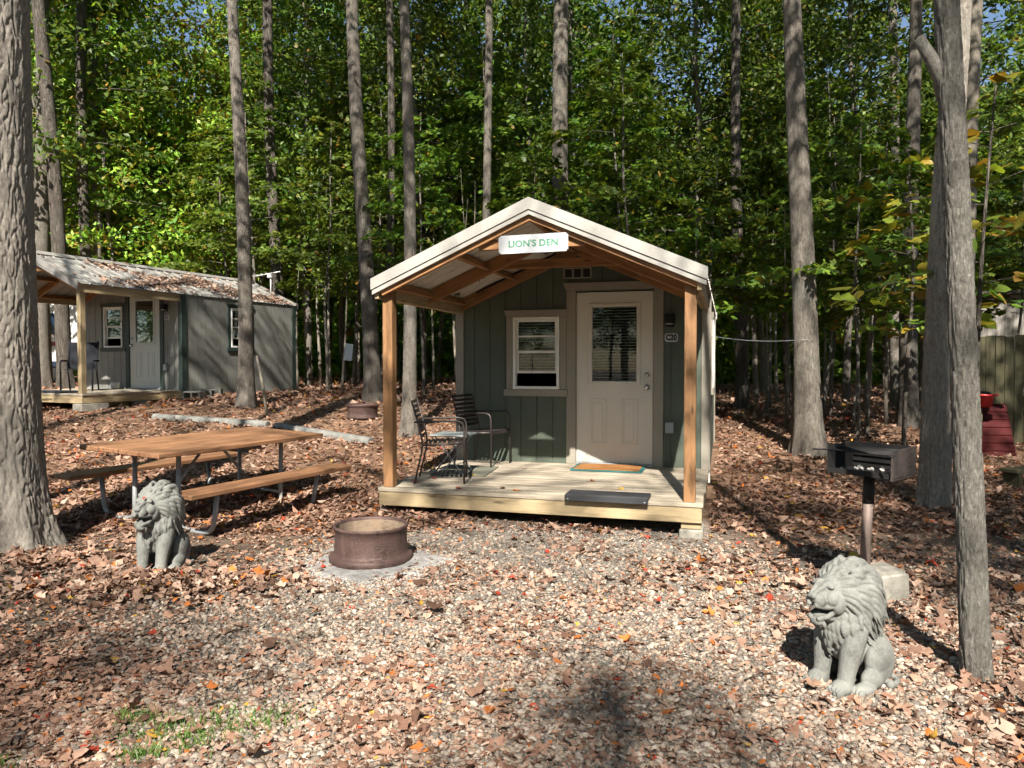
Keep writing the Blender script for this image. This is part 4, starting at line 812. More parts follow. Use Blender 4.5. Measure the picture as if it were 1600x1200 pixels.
def canopy_proto(seed, rx, rz, clumps, per, size, yellow=.05, lite=1.0, tmpl='oval'):
    """a high crown: limbs and leaf clumps spread unevenly through an ellipsoid centred on the origin"""
    rg = np.random.default_rng(seed); tubes = []; pos, nrm = [], []
    for i in range(clumps):
        d = rg.normal(size=3); d /= np.linalg.norm(d); r = rg.uniform(.25, 1)**.5; c = d*r*np.array([rx, rx, rz])
        k = int(per*rg.uniform(.5, 1.5)); s = rg.uniform(.45, .95)*rx*.26
        p = c+rg.normal(0, 1, (k, 3))*np.array([s, s, s*.45]); pos.append(p); nrm.append(np.tile([0, 0, .9], (k, 1))+rg.normal(0, .5, (k, 3))+d*.3)
        if i % 3 == 0: tubes.append(([np.array([0, 0, -rz*1.05+rg.uniform(0, rz)]), c*.5+np.array([0, 0, -.25*rz]), c], [.045, .025, .008], 5))
    pos, nrm = np.concatenate(pos), np.concatenate(nrm); n = len(pos)
    v, f, c = leaf_arrays(pos, nrm, size*rg.uniform(.65, 1.25, n), leaf_greens(n, rg, yellow, lite), tmpl, .15, rg)
    return wood_me('limbs', tubes, M['bark']), np_mesh('crown', v, f, M['leaf'], c)
CAN_SPARSE = [canopy_proto(60+i, 3.3, 2.2, 46, 44, .16, .05) for i in range(2)]
CAN_SPARSE += [canopy_proto(66+i, 5.2, 2.4, 150, 34, .16, .05) for i in range(2)]+[canopy_proto(70, 4.8, 2.2, 70, 22, .15, .05)]
def trunk_me(path, rad, m, seg=20, fine=.25, coarse=.6, zfine=5.0, amp=0., flare=.5, fh=.35, lobes=5, seed=0, fx=9., fz=2.2):
    """a trunk along path(z)->(x,y), radius rad(z); bark ridges are pushed out of the mesh where amp > 0"""
    zmax = path['H']; zs = list(np.arange(-.12, min(zfine, zmax), fine)); z = zs[-1]
    while z < zmax: z += coarse; zs.append(min(z, zmax))
    zs = np.array(zs); th = np.linspace(0, 2*np.pi, seg, endpoint=False); Z, T = np.meshgrid(zs, th, indexing='ij')
    r = rad(Z); fl = flare*np.exp(-np.maximum(Z, 0)/fh)*(.65+.55*np.cos(lobes*T+seed)*np.sin(2*T+seed*1.7)+.25*np.cos(2*T+seed))
    r = r*(1+np.maximum(fl, -.1)+.05*(vnoise(np.stack([np.cos(T)*1.2+seed, np.sin(T)*1.2, Z*.9], -1), 5)-.5))
    if amp > 0:
        P = np.stack([np.cos(T)*fx*rad(1.0), np.sin(T)*fx*rad(1.0), Z*fz], -1); wq = vnoise(P*.7+9, 6)[..., None]*1.3
        n1 = vnoise(P+wq, 1); n2 = vnoise(P*2.3+wq*2, 2); r = r+amp*(1.5*sstep(0, .34, np.abs(2*n1-1))-1.0+(n2-.5)*.7+(vnoise(P*np.array([1, 1, 2.5])*3.1, 7)-.5)*.5)
    X = path['x'](Z)+r*np.cos(T); Y = path['y'](Z)+r*np.sin(T); n_, q = Z.shape
    V_ = np.stack([X, Y, Z], -1).reshape(-1, 3); I_, J_ = np.meshgrid(np.arange(n_-1), np.arange(q), indexing='ij'); J2 = (J_+1) % q
    return np_mesh('trunk', V_, np.stack([I_*q+J_, I_*q+J2, (I_+1)*q+J2, (I_+1)*q+J_], -1).reshape(-1, 4), m, smooth=True)
def lean_path(lx, ly, H, wob=.05, seed=0):
    return dict(H=H, x=lambda z: lx*z+wob*np.sin(z*.55+seed)-wob*math.sin(seed), y=lambda z: ly*z+wob*np.cos(z*.5+seed)-wob*math.cos(seed))
CAN = [canopy_proto(50+i, 3.1, 2.4, 80, 60, .17, .05) for i in range(3)]
def big_tree(name, x, y, d0, d1, zt, lean, label, m='bark', H=15., seg=22, fine=.22, amp=0., flare=.5, fh=.3, crown=0, cz=None, csc=1., group=None, ly=0., wob=.04, seed=None, fx=9., fz=2.2, sink=.0, off=(0, 0)):
    """d0 the diameter at the foot, d1 at height zt"""
    seed = random.uniform(0, 6) if seed is None else seed; z = float(ground_z(x, y))-sink; t = empty(name, (x, y, z), 0, label, 'tree', group)
    p = lean_path(lean, ly, H, wob, seed); k = (d1-d0)/2/zt
    rad = lambda zz: np.maximum(d0/2*.92+k*np.asarray(zz, float), .035)
    obj('trunk', trunk_me(p, rad, M[m], seg, fine, .6, 5.5, amp, flare, fh, 5, seed, fx, fz), t)
    if crown is not None:
        cw, cl = CAN[crown] if crown < 3 else CAN_SPARSE[crown-3]; cz = cz or H-2.0; loc = (float(p['x'](cz))+off[0], float(p['y'](cz))+off[1], cz); rz = seed*2
        o = obj('crown', cl, t, loc, (0, 0, rz), (csc,)*3); o2 = obj('limbs', cw, t, loc, (0, 0, rz), (csc,)*3)
    return t
W = 'trunks standing round the cabins'
big_tree('ash_tree', -4.13, 6.0, .62, .565, 4.4, .006, 'thick grey tree with furrowed bark at the left edge', 'bark_big', 14, 230, .011, .0085, .72, .30, 5, 12.5, 1.0, W, seed=2.2, fx=46, fz=9.0)
big_tree('maple_tree', 2.235, 3.52, .138, .116, 3.2, -.067, 'thin grey tree standing beside the right lion', 'bark_thin', 7.5, 90, .013, .0042, .12, .15, None, None, 1, W, seed=.6, fx=70, fz=12, wob=.02)
_t = bpy.data.objects['maple_tree']; tube('branch_stub', [(-.18, -.0, 2.76), (-.225, -.01, 2.86), (-.28, -.02, 2.945), (-.335, -.02, 3.03)], [.05, .034, .029, .024], M['bark_thin'], _t, 12)
big_tree('oak_tree', 4.36, 7.6, .31, .255, 5.2, .029, 'thick rough trunk right behind the grill', 'bark_big', 14, 110, .02, .013, .55, .20, 6, 12.0, 1.0, W, seed=4.1, fx=44, fz=6.0)
big_tree('beech_tree', 4.30, 10.72, .42, .27, 6.5, -.036, 'thick trunk standing alone right of the green cabin', 'bark', 16, 48, .05, .004, .5, .35, 5, 13.5, 1.0, W, seed=1.1, fx=26, fz=7)
for a in ((-4.99, 13.88, .30, .215, 7.5, -.022, 'trunk rising beside the grey cabin side window', 'bark', 0), (-2.80, 14.9, .36, .265, 8, -.040, 'flared trunk behind the far fire ring', 'bark', 1), (-1.57, 11.3, .235, .165, 6.5, -.012, 'slim mottled trunk behind the left porch post', 'bark', 2),
          (-11.47, 19, .38, .33, 10, -.055, 'leaning dark trunk above the grey cabin roof, leftmost there', 'bark_dark', 0), (-12.04, 21, .34, .29, 10.5, .0, 'dark trunk above the grey cabin roof, second from left', 'bark_dark', 1), (-12.6, 22.5, .30, .25, 11, .004, 'pale trunk above the grey cabin roof, third from left', 'bark', 2), (-6.23, 20, .34, .28, 10, -.027, 'dark trunk behind the far end of the grey cabin', 'bark_dark', 0),
          (-2.86, 17.2, .21, .17, 9, .0, 'slender dark trunk between flared and mottled trunks', 'bark_dark', 1), (-.5, 16, .21, .17, 8.5, -.004, 'slender trunk above the left roof slope of the green cabin', 'bark', 2), (1.03, 15.2, .38, .33, 8.5, .004, 'pale straight trunk right of the green cabin ridge', 'bark', 0), (5.3, 17, .31, .21, 9.5, -.02, 'dark straight trunk in the wood right of the green cabin', 'bark_dark', 1),
          (7.26, 13.5, .36, .22, 8, -.003, 'pale footed trunk behind the grill tree', 'bark', 2), (7.46, 12.3, .25, .245, 7.5, .030, 'pale trunk between grill tree and thin tree', 'bark_pale', 0), (9.87, 19, .25, .21, 10, -.024, 'distant slim trunk left of the thick grill tree', 'bark', 1), (-12.9, 20.3, .46, .38, 10.5, .012, 'dark trunk seen through the grey cabin porch', 'bark', 2)):
    x, y, d0, d1, zt, ln, lab, m, cr = a; big_tree('forest_tree', x, y, d0, d1, zt, ln, lab, m, random.uniform(15, 18), 24, .2, 0., .55, .32, 3+cr % 2, None, random.uniform(1.1, 1.4), W)
# understorey: prototypes copied through the wood
NEAR = [sapling_proto(11+i, H, h0, Rb, nb, per, .135, 'maple', yl, M['bark'], 1.0, st) for i, (H, h0, Rb, nb, per, yl, st) in enumerate(((6.5, 2.5, 1.9, 30, 150, .03, .034), (5.2, 2.1, 1.7, 26, 150, .06, .028), (8.0, 3.2, 2.2, 36, 155, .03, .04), (4.0, 1.5, 1.3, 18, 120, .10, .022)))]
FAR = [sapling_proto(31+i, H, h0, Rb, nb, per, .18, 'oval', yl, M['bark'], lt, st, .4, .5) for i, (H, h0, Rb, nb, per, yl, lt, st) in enumerate(((11, 2.9, 2.7, 64, 235, .04, .86, .08), (14, 3.4, 3.2, 78, 235, .05, .8, .1), (8.5, 2.2, 2.3, 50, 210, .14, 1.2, .06), (12.5, 3.2, 3.0, 66, 235, .30, 2.3, .09)))]  # light put into leaf colour: left trees brightened as sunlit, central ones darkened
ORD = 'first second third fourth fifth sixth seventh eighth ninth tenth eleventh twelfth thirteenth fourteenth fifteenth sixteenth seventeenth eighteenth nineteenth twentieth twenty-first twenty-second twenty-third twenty-fourth'.split()
def plant(protos, i, x, y, rz, sc, name, label, group):
    wm, lm = protos[i]; t = empty(name, (x, y, float(ground_z(x, y))), rz, label, 'tree', group); t.scale = (sc,)*3
    obj('trunk', wm, t); obj('crown', lm, t); return t
rs = random.Random(21)
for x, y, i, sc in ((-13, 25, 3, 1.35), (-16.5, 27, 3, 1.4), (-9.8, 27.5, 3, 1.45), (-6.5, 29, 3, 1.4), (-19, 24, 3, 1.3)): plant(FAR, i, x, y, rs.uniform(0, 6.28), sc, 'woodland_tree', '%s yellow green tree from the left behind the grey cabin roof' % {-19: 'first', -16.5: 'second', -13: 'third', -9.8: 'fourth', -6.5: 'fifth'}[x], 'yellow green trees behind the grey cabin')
edge = [(-6.9, 19.6, 2, 1.0), (-4.2, 17.0, 0, .95), (-3.4, 19.0, 2, 1.0), (-1.9, 15.6, 0, .9), (-.7, 18.6, 2, 1.05), (.4, 14.6, 1, 1.0), (2.2, 14.0, 0, 1.0), (2.4, 17.0, 2, 1.0), (3.3, 12.9, 3, 1.05), (3.9, 14.6, 1, 1.0), (5.0, 13.2, 3, 1.1), (6.1, 12.4, 1, 1.0), (6.5, 15.0, 0, 1.0), (7.2, 16.8, 2, .95), (8.6, 14.6, 0, 1.0), (9.7, 14.2, 1, 1.0), (11.6, 16.0, 2, 1.0), (-8.3, 21.5, 0, 1.1), (-15.5, 20.0, 3, 1.2)]
spots = ['behind the far end of the grey cabin', 'between the flared trunk and the grey cabin', 'deep between the flared and slender trunks', 'right behind the flared trunk', 'deep behind the green cabin left eave', 'just behind the green cabin ridge', 'just behind the green cabin right eave', 'deep behind the green cabin right slope', 'low, close to the green cabin right wall', 'right of the green cabin, second row', 'low, left of the lone thick trunk', 'directly behind the lone thick trunk', 'behind the grill, second row', 'tall, deep behind the grill', 'behind the pale footed trunk', 'behind the thin tree, near the fence', 'tall, behind the pale shed', 'tall, behind the grey cabin middle', 'farthest left beyond the grey cabin']
for (x, y, i, sc), sp in zip(edge, spots): plant(NEAR, i, x, y, rs.uniform(0, 6.28), sc*rs.uniform(.92, 1.08), 'young_maple', 'young green maple '+sp, 'young maples at the edge of the wood')
k = 0
for row, (y0, y1, n, xw) in enumerate(((18.5, 23, 15, 1.0), (23.5, 29, 18, 1.0), (29.5, 37, 22, 1.05))):
    rowt = []
    for j in range(n):
        y = rs.uniform(y0, y1); x = ((j+.5+rs.uniform(-.4, .4))/n*2-1)*(.80*y)
        if -12 < x < -4.2 and y < 20.5: y += 5
        i = rs.choice([0, 1, 0, 1, 2]) if x > -y*.25 else rs.choice([3, 2, 3, 1, 0])
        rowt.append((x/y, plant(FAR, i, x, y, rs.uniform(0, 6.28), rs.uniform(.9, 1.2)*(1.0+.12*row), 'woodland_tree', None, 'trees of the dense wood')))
    for q, (_, o) in enumerate(sorted(rowt, key=lambda a: a[0])): o['label'] = '%s leafy tree from the left in the %s row of the dense wood' % (ORD[q], ('front', 'middle', 'back')[row])
YEL = sapling_proto(91, 4.4, 1.7, 1.7, 13, 26, .24, 'ragged', .62, M['bark_dark'], 1.2, .03)
plant([YEL], 0, 5.15, 8.0, 1.0, 1.0, 'buckeye_tree', 'crooked young tree with large yellowing leaves right of the thin tree', None)
plant([YEL], 0, 5.3, 10.0, 3.6, .95, 'buckeye_tree', 'young tree with yellow and brown leaves left of the grill tree', None)
plant(NEAR, 1, 5.35, 11.4, .4, .95, 'young_maple', 'bright green young maple between the alone trunk and the grill tree', None)
# bare pale poles, the thin stems under the leaves
POLES = ((5.95, 12.9, .09, 3.2, .034), (6.25, 13.0, .03, 3.8, .038), (6.9, 13.6, .01, 3.4, .04), (4.9, 13.2, -.01, 4.2, .035), (5.5, 16.0, .0, 4.5, .04), (5.9, 17.0, .02, 4.5, .04), (6.6, 15.5, -.03, 4, .035), (7.9, 16.5, .02, 5, .045), (4.35, 16.2, .01, 5, .04), (3.7, 17.5, -.02, 5, .04), (8.4, 18, 0, 5, .045), (5.0, 19, .02, 5, .05), (7.0, 19.5, -.02, 5, .05), (-5.0, 17.2, .02, 4, .03), (-4.5, 18.4, -.02, 5, .04), (-3.8, 16.6, .03, 4, .03), (-1.05, 14.6, .05, 4, .03), (-.75, 13.7, .01, 4.2, .03), (-.95, 16.4, -.03, 5, .035), (-3.6, 20.5, .01, 6, .05), (-5.6, 21.5, -.01, 6, .05), (-4.8, 23, .02, 6, .05), (-2.1, 19.5, .01, 5, .04), (-1.6, 21, -.02, 6, .05))
for (px, py, tx, hh, rr_) in POLES:
    t = empty('pole_sapling', (px, py, float(ground_z(px, py))), 0, '%s thin bare sapling stem from the left %s the green cabin' % ((ORD[sum(1 for b in POLES if b[0] > 2 and b[0]/b[1] < px/py)], 'right of') if px > 2 else (ORD[sum(1 for b in POLES if b[0] < 2 and b[0]/b[1] < px/py)], 'left of')), 'sapling', 'bare sapling stems in the wood'); sd = rs.uniform(0, 6)
    zs = np.linspace(-.05, hh, 9); tube('stem', [(tx*z+.03*math.sin(z*1.3+sd), .03*math.cos(z+sd), z) for z in zs], [rr_*(1-.93*z/hh) for z in np.maximum(zs, 0)], M['bark_pale'], t, 8)
    for q in range(3):
        z = rs.uniform(.9, hh*.8); a = rs.uniform(0, 6.28); l = rs.uniform(.3, .7); b = Vector((tx*z+.03*math.sin(z*1.3+sd), .03*math.cos(z+sd), z)); tube('twig', [b, b+Vector((math.cos(a)*l*.5, math.sin(a)*l*.5, l*.5)), b+Vector((math.cos(a)*l, math.sin(a)*l, l*.8))], [rr_*.35, rr_*.22, .003], M['bark_pale'], t, 5)
# far wood: one mass of leaves
n = 130000; rg = np.random.default_rng(77)
ci = 2600; cy_ = rg.uniform(37, 60, ci); cx_ = rg.uniform(-1, 1, ci)*cy_*.85; cz_ = rg.uniform(0, 1, ci)**1.25*(7+.2*cy_)
wch = rg.integers(0, ci, n); pos = np.stack([cx_[wch], cy_[wch], cz_[wch]], -1)+rg.normal(0, 1, (n, 3))*np.array([1.3, 1.3, .6])
v, f, c = leaf_arrays(pos, np.tile([0, -.35, .55], (n, 1))+rg.normal(0, .6, (n, 3)), rg.uniform(.35, .75, n), leaf_greens(n, rg, .10, 1.15)*(1+.5*(pos[:, :1] < -8)), 'oval', .15, rg)  # leaves on the left are coloured lighter, as if more sunlit
n2 = 36000; y2 = rg.uniform(60, 74, n2); pos2 = np.stack([rg.uniform(-1, 1, n2)*y2*.85, y2, rg.uniform(0, 1, n2)*(13+3*np.sin(y2))], -1)
v, f, c = cat_arrays([(v, f, c), leaf_arrays(pos2, np.tile([0, -.5, .5], (n2, 1))+rg.normal(0, .6, (n2, 3)), rg.uniform(.9, 1.5, n2), leaf_greens(n2, rg, .08, 1.0), 'oval', .15, rg)])
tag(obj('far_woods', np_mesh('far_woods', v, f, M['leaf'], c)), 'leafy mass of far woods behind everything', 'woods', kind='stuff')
# unseen trees placed behind and beside the viewer so their crowns dapple the clearing
for (x, y, H, sc, cr, d) in ((3.1, -5.0, 13.5, .88, 0, .26), (5.6, -6.6, 13.5, 1.0, 1, .3), (8.5, -4.0, 13.5, 1.3, 1, .34), (-6.4, -10.5, 14, .9, 2, .3), (-8.0, -12.5, 18, 1.0, 3, .36), (3.4, -12.5, 19, .95, 4, .32), (-1.2, -17.5, 16, .75, 4, .3), (11.5, -10.0, 15, 1.4, 2, .4), (-12.5, -6.0, 14, 1.4, 1, .4), (-10, .5, 13.0, 1.2, 3, .3), (10.2, 2.5, 13.5, 1.3, 2, .3), (7.0, .2, 15, .9, 4, .28)):
    big_tree('unseen_shade_tree', x, y, d, d*.75, 8, random.uniform(-.02, .02), 'unseen tall tree placed across the clearing to cast shade', 'bark', H, 18, .4, 0, .4, .3, cr, H-1.5, sc, 'unseen trees placed for shade and reflections')

for (x, y, H, sc, cr, d, cz, off) in ((-6.6, -5.8, 18, 1.0, 7, .3, 16.5, (4.5, -2.6)), (3.95, 2.3, 17, 1.0, 5, .27, 14, (-1.4, .2)), (-5.3, 2.1, 17, 1.0, 6, .25, 14, (2.5, .3)), (2.0, -10.5, 13, .44, 0, .2, 11.8, (0, 0)), (-.75, -10.3, 13, .34, 1, .18, 12, (0, 0)), (-3.8, -9.7, 13, .52, 2, .2, 12, (0, 0)), (-8.2, 3.0, 16, 1.0, 7, .3, 13.5, (0, 0)), (8.4, 4.2, 16, 1.0, 5, .3, 13.5, (0, 0))):  # more unseen trees, crowns sized and shifted to drop shade where wanted
    big_tree('unseen_shade_tree', x, y, d, d*.75, 8, .0, 'unseen tall tree placed across the clearing to cast shade' if y < 0 else 'unseen tall tree placed beside the clearing to cast shade', 'bark', H, 18, .4, 0, .4, .3, cr, cz, sc, 'unseen trees placed for shade and reflections', off=off)
for j in range(30):  # unseen wood added so the window glass reflects dark leaves, not bright sky
    x, y = -30+(j % 15)*4.2+rs.uniform(-1, 1), rs.uniform(-26, -21)-8*(j//15); plant(FAR, rs.choice([0, 1, 2, 3]), x, y, rs.uniform(0, 6.28), rs.uniform(.9, 1.2), 'woodland_tree', 'unseen leafy tree added far across the clearing for darker reflections', 'unseen trees placed for shade and reflections')

for (x, y) in ((-26, -14), (-29, -8), (-27, -2), (-30, 4), (-28, 10), (-31, 16), (26, -14), (29, -7), (27, 0), (30, 7), (28, 14)):  # unseen side trees added to darken what the glass reflects
    plant(FAR, rs.choice([0, 1, 2]), x, y, rs.uniform(0, 6.28), rs.uniform(1, 1.2), 'woodland_tree', 'unseen leafy tree added far across the clearing for darker reflections', 'unseen trees placed for shade and reflections')

# ------------------------------------------------------------------ gravel, fallen leaves, grass, ash
def gravel_mask(x, y):
    big = vnoise(np.stack([x*.9, y*.9, 0*x+4], -1), 8); d = np.sqrt(((x-.2)/2.7)**2+((y-4.3)/3.2)**2)+(big-.5)*.9; return 1-sstep(.7, 1.12, d)
def in_cabin(x, y, C, u0, u1, v0, v1):
    a = C.rotation_euler.z; dx, dy = x-C.location.x, y-C.location.y; u = dx*math.cos(a)+dy*math.sin(a); v = -dx*math.sin(a)+dy*math.cos(a); return (u > u0) & (u < u1) & (v > v0) & (v < v1)
def blocked(x, y):
    b = in_cabin(x, y, C20, -.05, 3.08, .12, 5.7) | in_cabin(x, y, C21, -.05, 3.06, .3, 5.7)
    b |= ((x+1.085)**2+(y-5.66)**2 < .33**2); b |= ((x+4.13)**2+(y-6.0)**2 < .40**2); b |= ((x+2.54)**2+(y-5.45)**2 < .16**2) | ((x-1.66)**2+(y-3.58)**2 < .15**2) | ((x-2.225)**2+(y-3.52)**2 < .085**2); return b
def view_pick(n, y0, y1, pw=1.0, rg=rng):
    """points spread over the ground in view, nearer rows denser"""
    u = rg.random(n); y = (y0**(-pw)+u*(y1**(-pw)-y0**(-pw)))**(-1/pw); x = rg.uniform(-.76, .76, n)*y+rg.normal(0, .2, n); return x, y
LEAFCOL = np.array([(.47, .32, .24), (.38, .235, .17), (.25, .145, .10), (.54, .39, .30), (.15, .09, .062), (.43, .265, .185), (.31, .18, .13), (.60, .45, .35), (.60, .20, .05), (.45, .07, .035), (.66, .40, .07)])
LEAFP = np.array([.16, .18, .15, .09, .10, .14, .10, .035, .03, .012, .008]); LEAFP = LEAFP/LEAFP.sum()
def litter(n, y0, y1, size, tmpl, pw, rg, lift=.012, tilt=.28, curl=.3, gk=.66):
    x, y = view_pick(n, y0, y1, pw, rg); g = gravel_mask(x, y)
    patch = vnoise(np.stack([x*1.7, y*1.7, 0*x], -1), 12)
    keep = (rg.random(n) < np.where(patch > .5, 1, .65)*(1-g*(gk-gk*.75*sstep(.35, .7, patch)))) & ~blocked(x, y) & ((x+1.05)**2/.5**2+(y-5.45)**2/.42**2 > rg.uniform(.0, 1.2, n))
    bare = np.exp(-(((x+3.3)/.7)**2+((y-5.25)/.35)**2))+np.exp(-(((x-1.95)/.28)**2+((y-3.05)/.25)**2)); keep &= rg.random(n) > bare*.9
    x, y = x[keep], y[keep]; m = len(x); z = ground_z(x, y)+np.abs(rg.normal(0, lift, m))+.004
    nr = np.tile([0, 0, 1.0], (m, 1))+rg.normal(0, tilt, (m, 3)); ci_ = rg.choice(len(LEAFCOL), m, p=LEAFP)
    return leaf_arrays(np.stack([x, y, z], -1), nr, size*np.exp(np.clip(rg.normal(0, .33, m), -.8, .55)), LEAFCOL[ci_]*np.array([.97, .91, .88])*rg.uniform(.72, 1.15, (m, 1)), tmpl, curl, rg)
rg = np.random.default_rng(5)
v, f, c = cat_arrays([litter(30000, 2.1, 9.0, .036, 'ragged', .75, rg, .006, .2, .3), litter(56000, 2.1, 8.0, .025, 'oval', .9, rg, .005, .3, .45, .45), litter(12000, 2.1, 9.0, .044, 'maple', .6, rg, .008, .24, .36), litter(1300, 2.1, 8, .072, 'maple', .9, rg, .012, .26, .42), litter(52000, 6.5, 17, .068, 'oval', .25, rg, .02, .35, .35), litter(22000, 14, 34, .13, 'oval', .3, rg, .03, .4, .35)])
tag(obj('fallen_leaves', np_mesh('fallen_leaves', v, f, M['litter'], c)), 'dry brown and orange leaves covering the ground', 'leaves', kind='stuff')
# drifts of leaves heaped by the left statue, the big tree and the thin tree
parts = []
for (cx, cy2, sx_, sy_, n, hh) in ((-2.5, 5.02, .5, .2, 1500, .05), (-3.75, 5.55, .5, .22, 700, .04), (2.75, 2.75, .45, .4, 1700, .06), (2.3, 5.1, .9, .5, 900, .03)):
    x, y = cx+rg.normal(0, sx_, n), cy2+rg.normal(0, sy_, n); z = ground_z(x, y)+.004+np.abs(rg.normal(0, hh*.45, n)); ok = ~blocked(x, y) & ~(((x+4.2)**2+(y-6.0)**2) < .5**2); x, y, z = x[ok], y[ok], z[ok]; m = len(x)
    parts.append(leaf_arrays(np.stack([x, y, z], -1), np.tile([0, 0, 1.0], (m, 1))+rg.normal(0, .45, (m, 3)), .062*np.exp(np.clip(rg.normal(0, .3, m), -.7, .5)), LEAFCOL[rg.choice(len(LEAFCOL), m, p=LEAFP)]*rg.uniform(.7, 1.15, (m, 1)), 'maple', .35, rg))
v, f, c = cat_arrays(parts); tag(obj('leaf_drifts', np_mesh('leaf_drifts', v, f, M['litter'], c)), 'drifts of dry leaves heaped round statue and tree feet', 'leaves', kind='stuff')
def roof_litter(C, n, u0, u1, v1, size, patchy, label):
    u = rg.uniform(u0, u1, n); vv = rg.uniform(-.05, v1, n); pn = vnoise(np.stack([u*2.2, vv*1.4, 0*u], -1), 14); ok = rg.random(n) < np.clip((pn-patchy)*3, 0.02, 1); u, vv = u[ok], vv[ok]; m = len(u)
    z = CA-.03-CS*np.abs(u-1.5)+rg.uniform(.002, .03, m); a = C.rotation_euler.z; X = C.location.x+u*math.cos(a)-vv*math.sin(a); Y = C.location.y+u*math.sin(a)+vv*math.cos(a)
    s = np.sign(u-1.5); nr = np.stack([s*.4*math.cos(a), s*.4*math.sin(a), np.ones(m)], -1)+rg.normal(0, .3, (m, 3))
    v, f, c = leaf_arrays(np.stack([X, Y, z+C.location.z], -1), nr, size*np.exp(rg.normal(0, .3, m)), LEAFCOL[rg.choice(8, m)]*rg.uniform(.6, 1.05, (m, 1)), 'maple', .4, rg)
    tag(obj('roof_leaves', np_mesh('roof_leaves', v, f, M['litter'], c)), label, 'leaves', kind='stuff')
roof_litter(C21, 3600, 1.52, 3.02, 5.6, .08, .46, 'dry leaves strewn over the grey cabin roof'); roof_litter(C20, 1500, -.02, 3.02, 5.5, .08, .5, 'dry leaves caught on the green cabin roof')
# gravel stones
n = 63000; x, y = view_pick(n, 2.15, 7.2, .6, rg); ok = (rg.random(n) < np.clip(gravel_mask(x, y)+.06, 0, 1)) & ~blocked(x, y) & ((x+1.08)**2/.46**2+(y-5.55)**2/.40**2 > rg.uniform(.3, 1.3, n)); x, y = x[ok], y[ok]; n = len(x)
bm = bmesh.new(); bmesh.ops.create_icosphere(bm, subdivisions=1, radius=1); IV = np.array([v_.co[:] for v_ in bm.verts]); IF = np.array([[v_.index for v_ in f_.verts] for f_ in bm.faces]); bm.free()
na = len(ax); x, y = np.concatenate([x, ax]), np.concatenate([y, ay]); n += na
sz = np.exp(np.clip(rg.normal(math.log(.0098), .32, n), math.log(.004), math.log(.0175))); sz[-na:] *= .62; A = rg.normal(size=(n, 3, 3)); Q, _ = np.linalg.qr(A); T = IV[None]*rg.uniform(.78, 1.2, (n, len(IV), 1))*np.stack([rg.uniform(.8, 1.5, n), rg.uniform(.8, 1.2, n), rg.uniform(.5, .85, n)], -1)[:, None]
ca, sa = np.cos(rg.uniform(0, 6.28, n)), np.sin(rg.uniform(0, 6.28, n)); T = T+0*Q[:, :1]; X = T[..., 0]*ca[:, None]-T[..., 1]*sa[:, None]; Y = T[..., 0]*sa[:, None]+T[..., 1]*ca[:, None]
P = np.stack([X, Y, T[..., 2]+rg.normal(0, .25, (n, 1))*X], -1)*sz[:, None, None]+np.stack([x, y, ground_z(x, y)+sz*.3], -1)[:, None]
gc = np.array([(.45, .395, .33), (.35, .30, .25), (.50, .455, .40), (.28, .24, .205), (.41, .33, .26), (.24, .22, .2), (.58, .53, .47)])[rg.choice(7, n)]*np.array([1.03, .945, .88])*rg.uniform(.8, 1.15, (n, 1)); gc[-na:] = np.array([(.52, .5, .475)])*rg.uniform(.7, 1.1, (na, 1))
tag(obj('gravel', np_mesh('gravel', P.reshape(-1, 3), (IF[None]+(np.arange(n)*len(IV))[:, None, None]).reshape(-1, 3), M['gravel'], np.repeat(gc, len(IV), 0), True)), 'pale limestone gravel spread before the green porch', 'gravel', kind='stuff')
# ash round the fire ring
n = 36; rings = 9; V_ = []; 
for i in range(rings):
    for k in range(n):
        a = 2*math.pi*k/n; lob = 1+.28*math.sin(3*a+1)+.16*math.sin(5*a+2.2)+.14*math.sin(11*a)+.08*math.sin(17*a+1)-.3*max(0, math.sin(a)); r_ = .20+.29*lob*i/(rings-1); X_, Y_ = -1.085+r_*math.cos(a)*1.05+.03*i/8, 5.66+r_*math.sin(a); V_.append((X_, Y_, float(ground_z(X_, Y_))+.022*(1-i/(rings-1))**.7-.004*(i == rings-1)+random.uniform(0, .006)*(i < rings-1)))
tag(obj('ash_heap', mesh('ash_heap', V_, [(i*n+k, (i+1)*n+k, (i+1)*n+(k+1) % n, i*n+(k+1) % n) for i in range(rings-1) for k in range(n)], M['ash'], True)), 'pale ash spilt round the near fire ring', 'ash', kind='stuff')
# grass tufts at the lower left
n = 1100; cl = np.array([(-1.45, 2.98, .10), (-1.32, 3.06, .12), (-1.18, 3.0, .12), (-1.25, 2.88, .08), (-1.62, 3.1, .05), (-1.42, 2.80, .05), (-1.05, 3.1, .1), (-1.95, 2.72, .05)]); w_ = rg.integers(0, len(cl), n); x = cl[w_, 0]+rg.normal(0, 1, n)*cl[w_, 2]; y = cl[w_, 1]+rg.normal(0, 1, n)*cl[w_, 2]*.6; z = ground_z(x, y); hgt = rg.uniform(.02, .06, n); a = rg.uniform(0, 6.28, n); lx, ly = rg.normal(0, .45, n)*hgt, rg.normal(0, .45, n)*hgt; wx, wy = np.cos(a)*.0022, np.sin(a)*.0022
P = np.stack([np.stack([x-wx, y-wy, z], -1), np.stack([x+wx, y+wy, z], -1), np.stack([x+lx*.5+wx*.7, y+ly*.5+wy*.7, z+hgt*.6], -1), np.stack([x+lx*.5-wx*.7, y+ly*.5-wy*.7, z+hgt*.6], -1), np.stack([x+lx*1.3, y+ly*1.3, z+hgt], -1)], 1)
Fq = (np.array([(0, 1, 2), (0, 2, 3), (3, 2, 4)])[None]+(np.arange(n)*5)[:, None, None]).reshape(-1, 3)
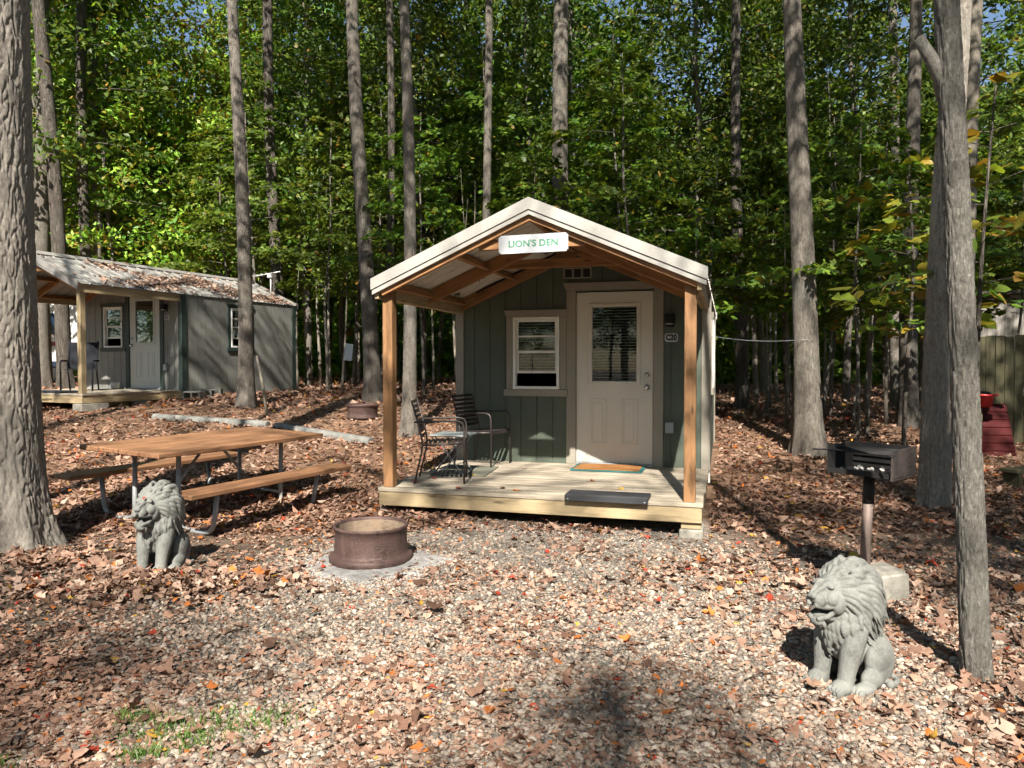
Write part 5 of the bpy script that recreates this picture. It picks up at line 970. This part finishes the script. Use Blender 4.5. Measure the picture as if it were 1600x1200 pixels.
tag(obj('grass', np_mesh('grass', P.reshape(-1, 3), Fq, M['grass'], np.repeat(np.array([(.10, .19, .03)])*rg.uniform(.7, 1.4, (n, 1)), 5, 0))), 'short green grass sprouting through the gravel at lower left', 'grass', kind='stuff')
# broken twigs among the leaves
tw = []; 
for k in range(170):
    y_ = random.uniform(2.3, 9); x_ = random.uniform(-.7, .7)*y_
    if bool(blocked(np.array(x_), np.array(y_))): continue
    a_ = random.uniform(0, 6.28); l_ = random.uniform(.05, .22); z_ = float(ground_z(x_, y_))+.016; dx_, dy_ = math.cos(a_)*l_/2, math.sin(a_)*l_/2; b_ = random.uniform(-.02, .02)
    tw.append(([(x_-dx_, y_-dy_, z_), (x_+b_, y_-b_, z_+.012), (x_+dx_, y_+dy_, z_+random.uniform(0, .02))], [.0035, .003, .0018], 5))
tag(obj('twigs', wood_me('twigs', tw, M['bark_dark'])), 'small broken twigs scattered over gravel and leaves', 'twigs', kind='stuff')
# single leaves on the deck and the left statue
def single_leaf(p, size, col, rz, label, tilt=(0, 0)):
    v, f, c = leaf_arrays(np.zeros((1, 3)), np.array([[tilt[0], tilt[1], 1.0]]), np.array([size]), np.array([col]), 'maple', .3, rg); o = obj('fallen_leaf', np_mesh('fallen_leaf', v, f, M['litter'], c), None, p, (0, 0, rz)); return tag(o, label, 'leaf', 'single leaves lying on things')
for (u, v_, ci_, sp) in ((.75, .12, 9, 'red leaf on the deck front edge by the left chair'), (1.15, .25, 2, 'dark brown leaf near the deck front edge middle'), (1.32, .18, 8, 'orange leaf near the deck front edge middle'), (1.9, .9, 8, 'orange leaf on the deck between doormat and step edging'), (2.25, .55, 10, 'yellow leaf on the deck just behind the step edging'), (.2, .35, 9, 'red leaf on the deck behind the left post'), (.3, .62, 9, 'red leaf on the deck under the left chair'), (2.86, 1.65, 9, 'red leaf on the deck near the right wall corner'), (2.93, 1.2, 9, 'red leaf on the deck edge behind the right post'), (.62, .95, 10, 'yellow leaf on the deck beside the side table'), (1.0, 1.6, 3, 'pale leaf on the deck below the window'), (.42, .2, 5, 'tan leaf on the deck beside the left post')):
    single_leaf(at_cabin(C20, u, v_, .012), random.uniform(.06, .1), LEAFCOL[ci_], random.uniform(0, 6), sp)
single_leaf((-2.60, 5.205, .565), .035, LEAFCOL[9], 1.0, 'small red leaf on the left lion brow', (0, -.5))
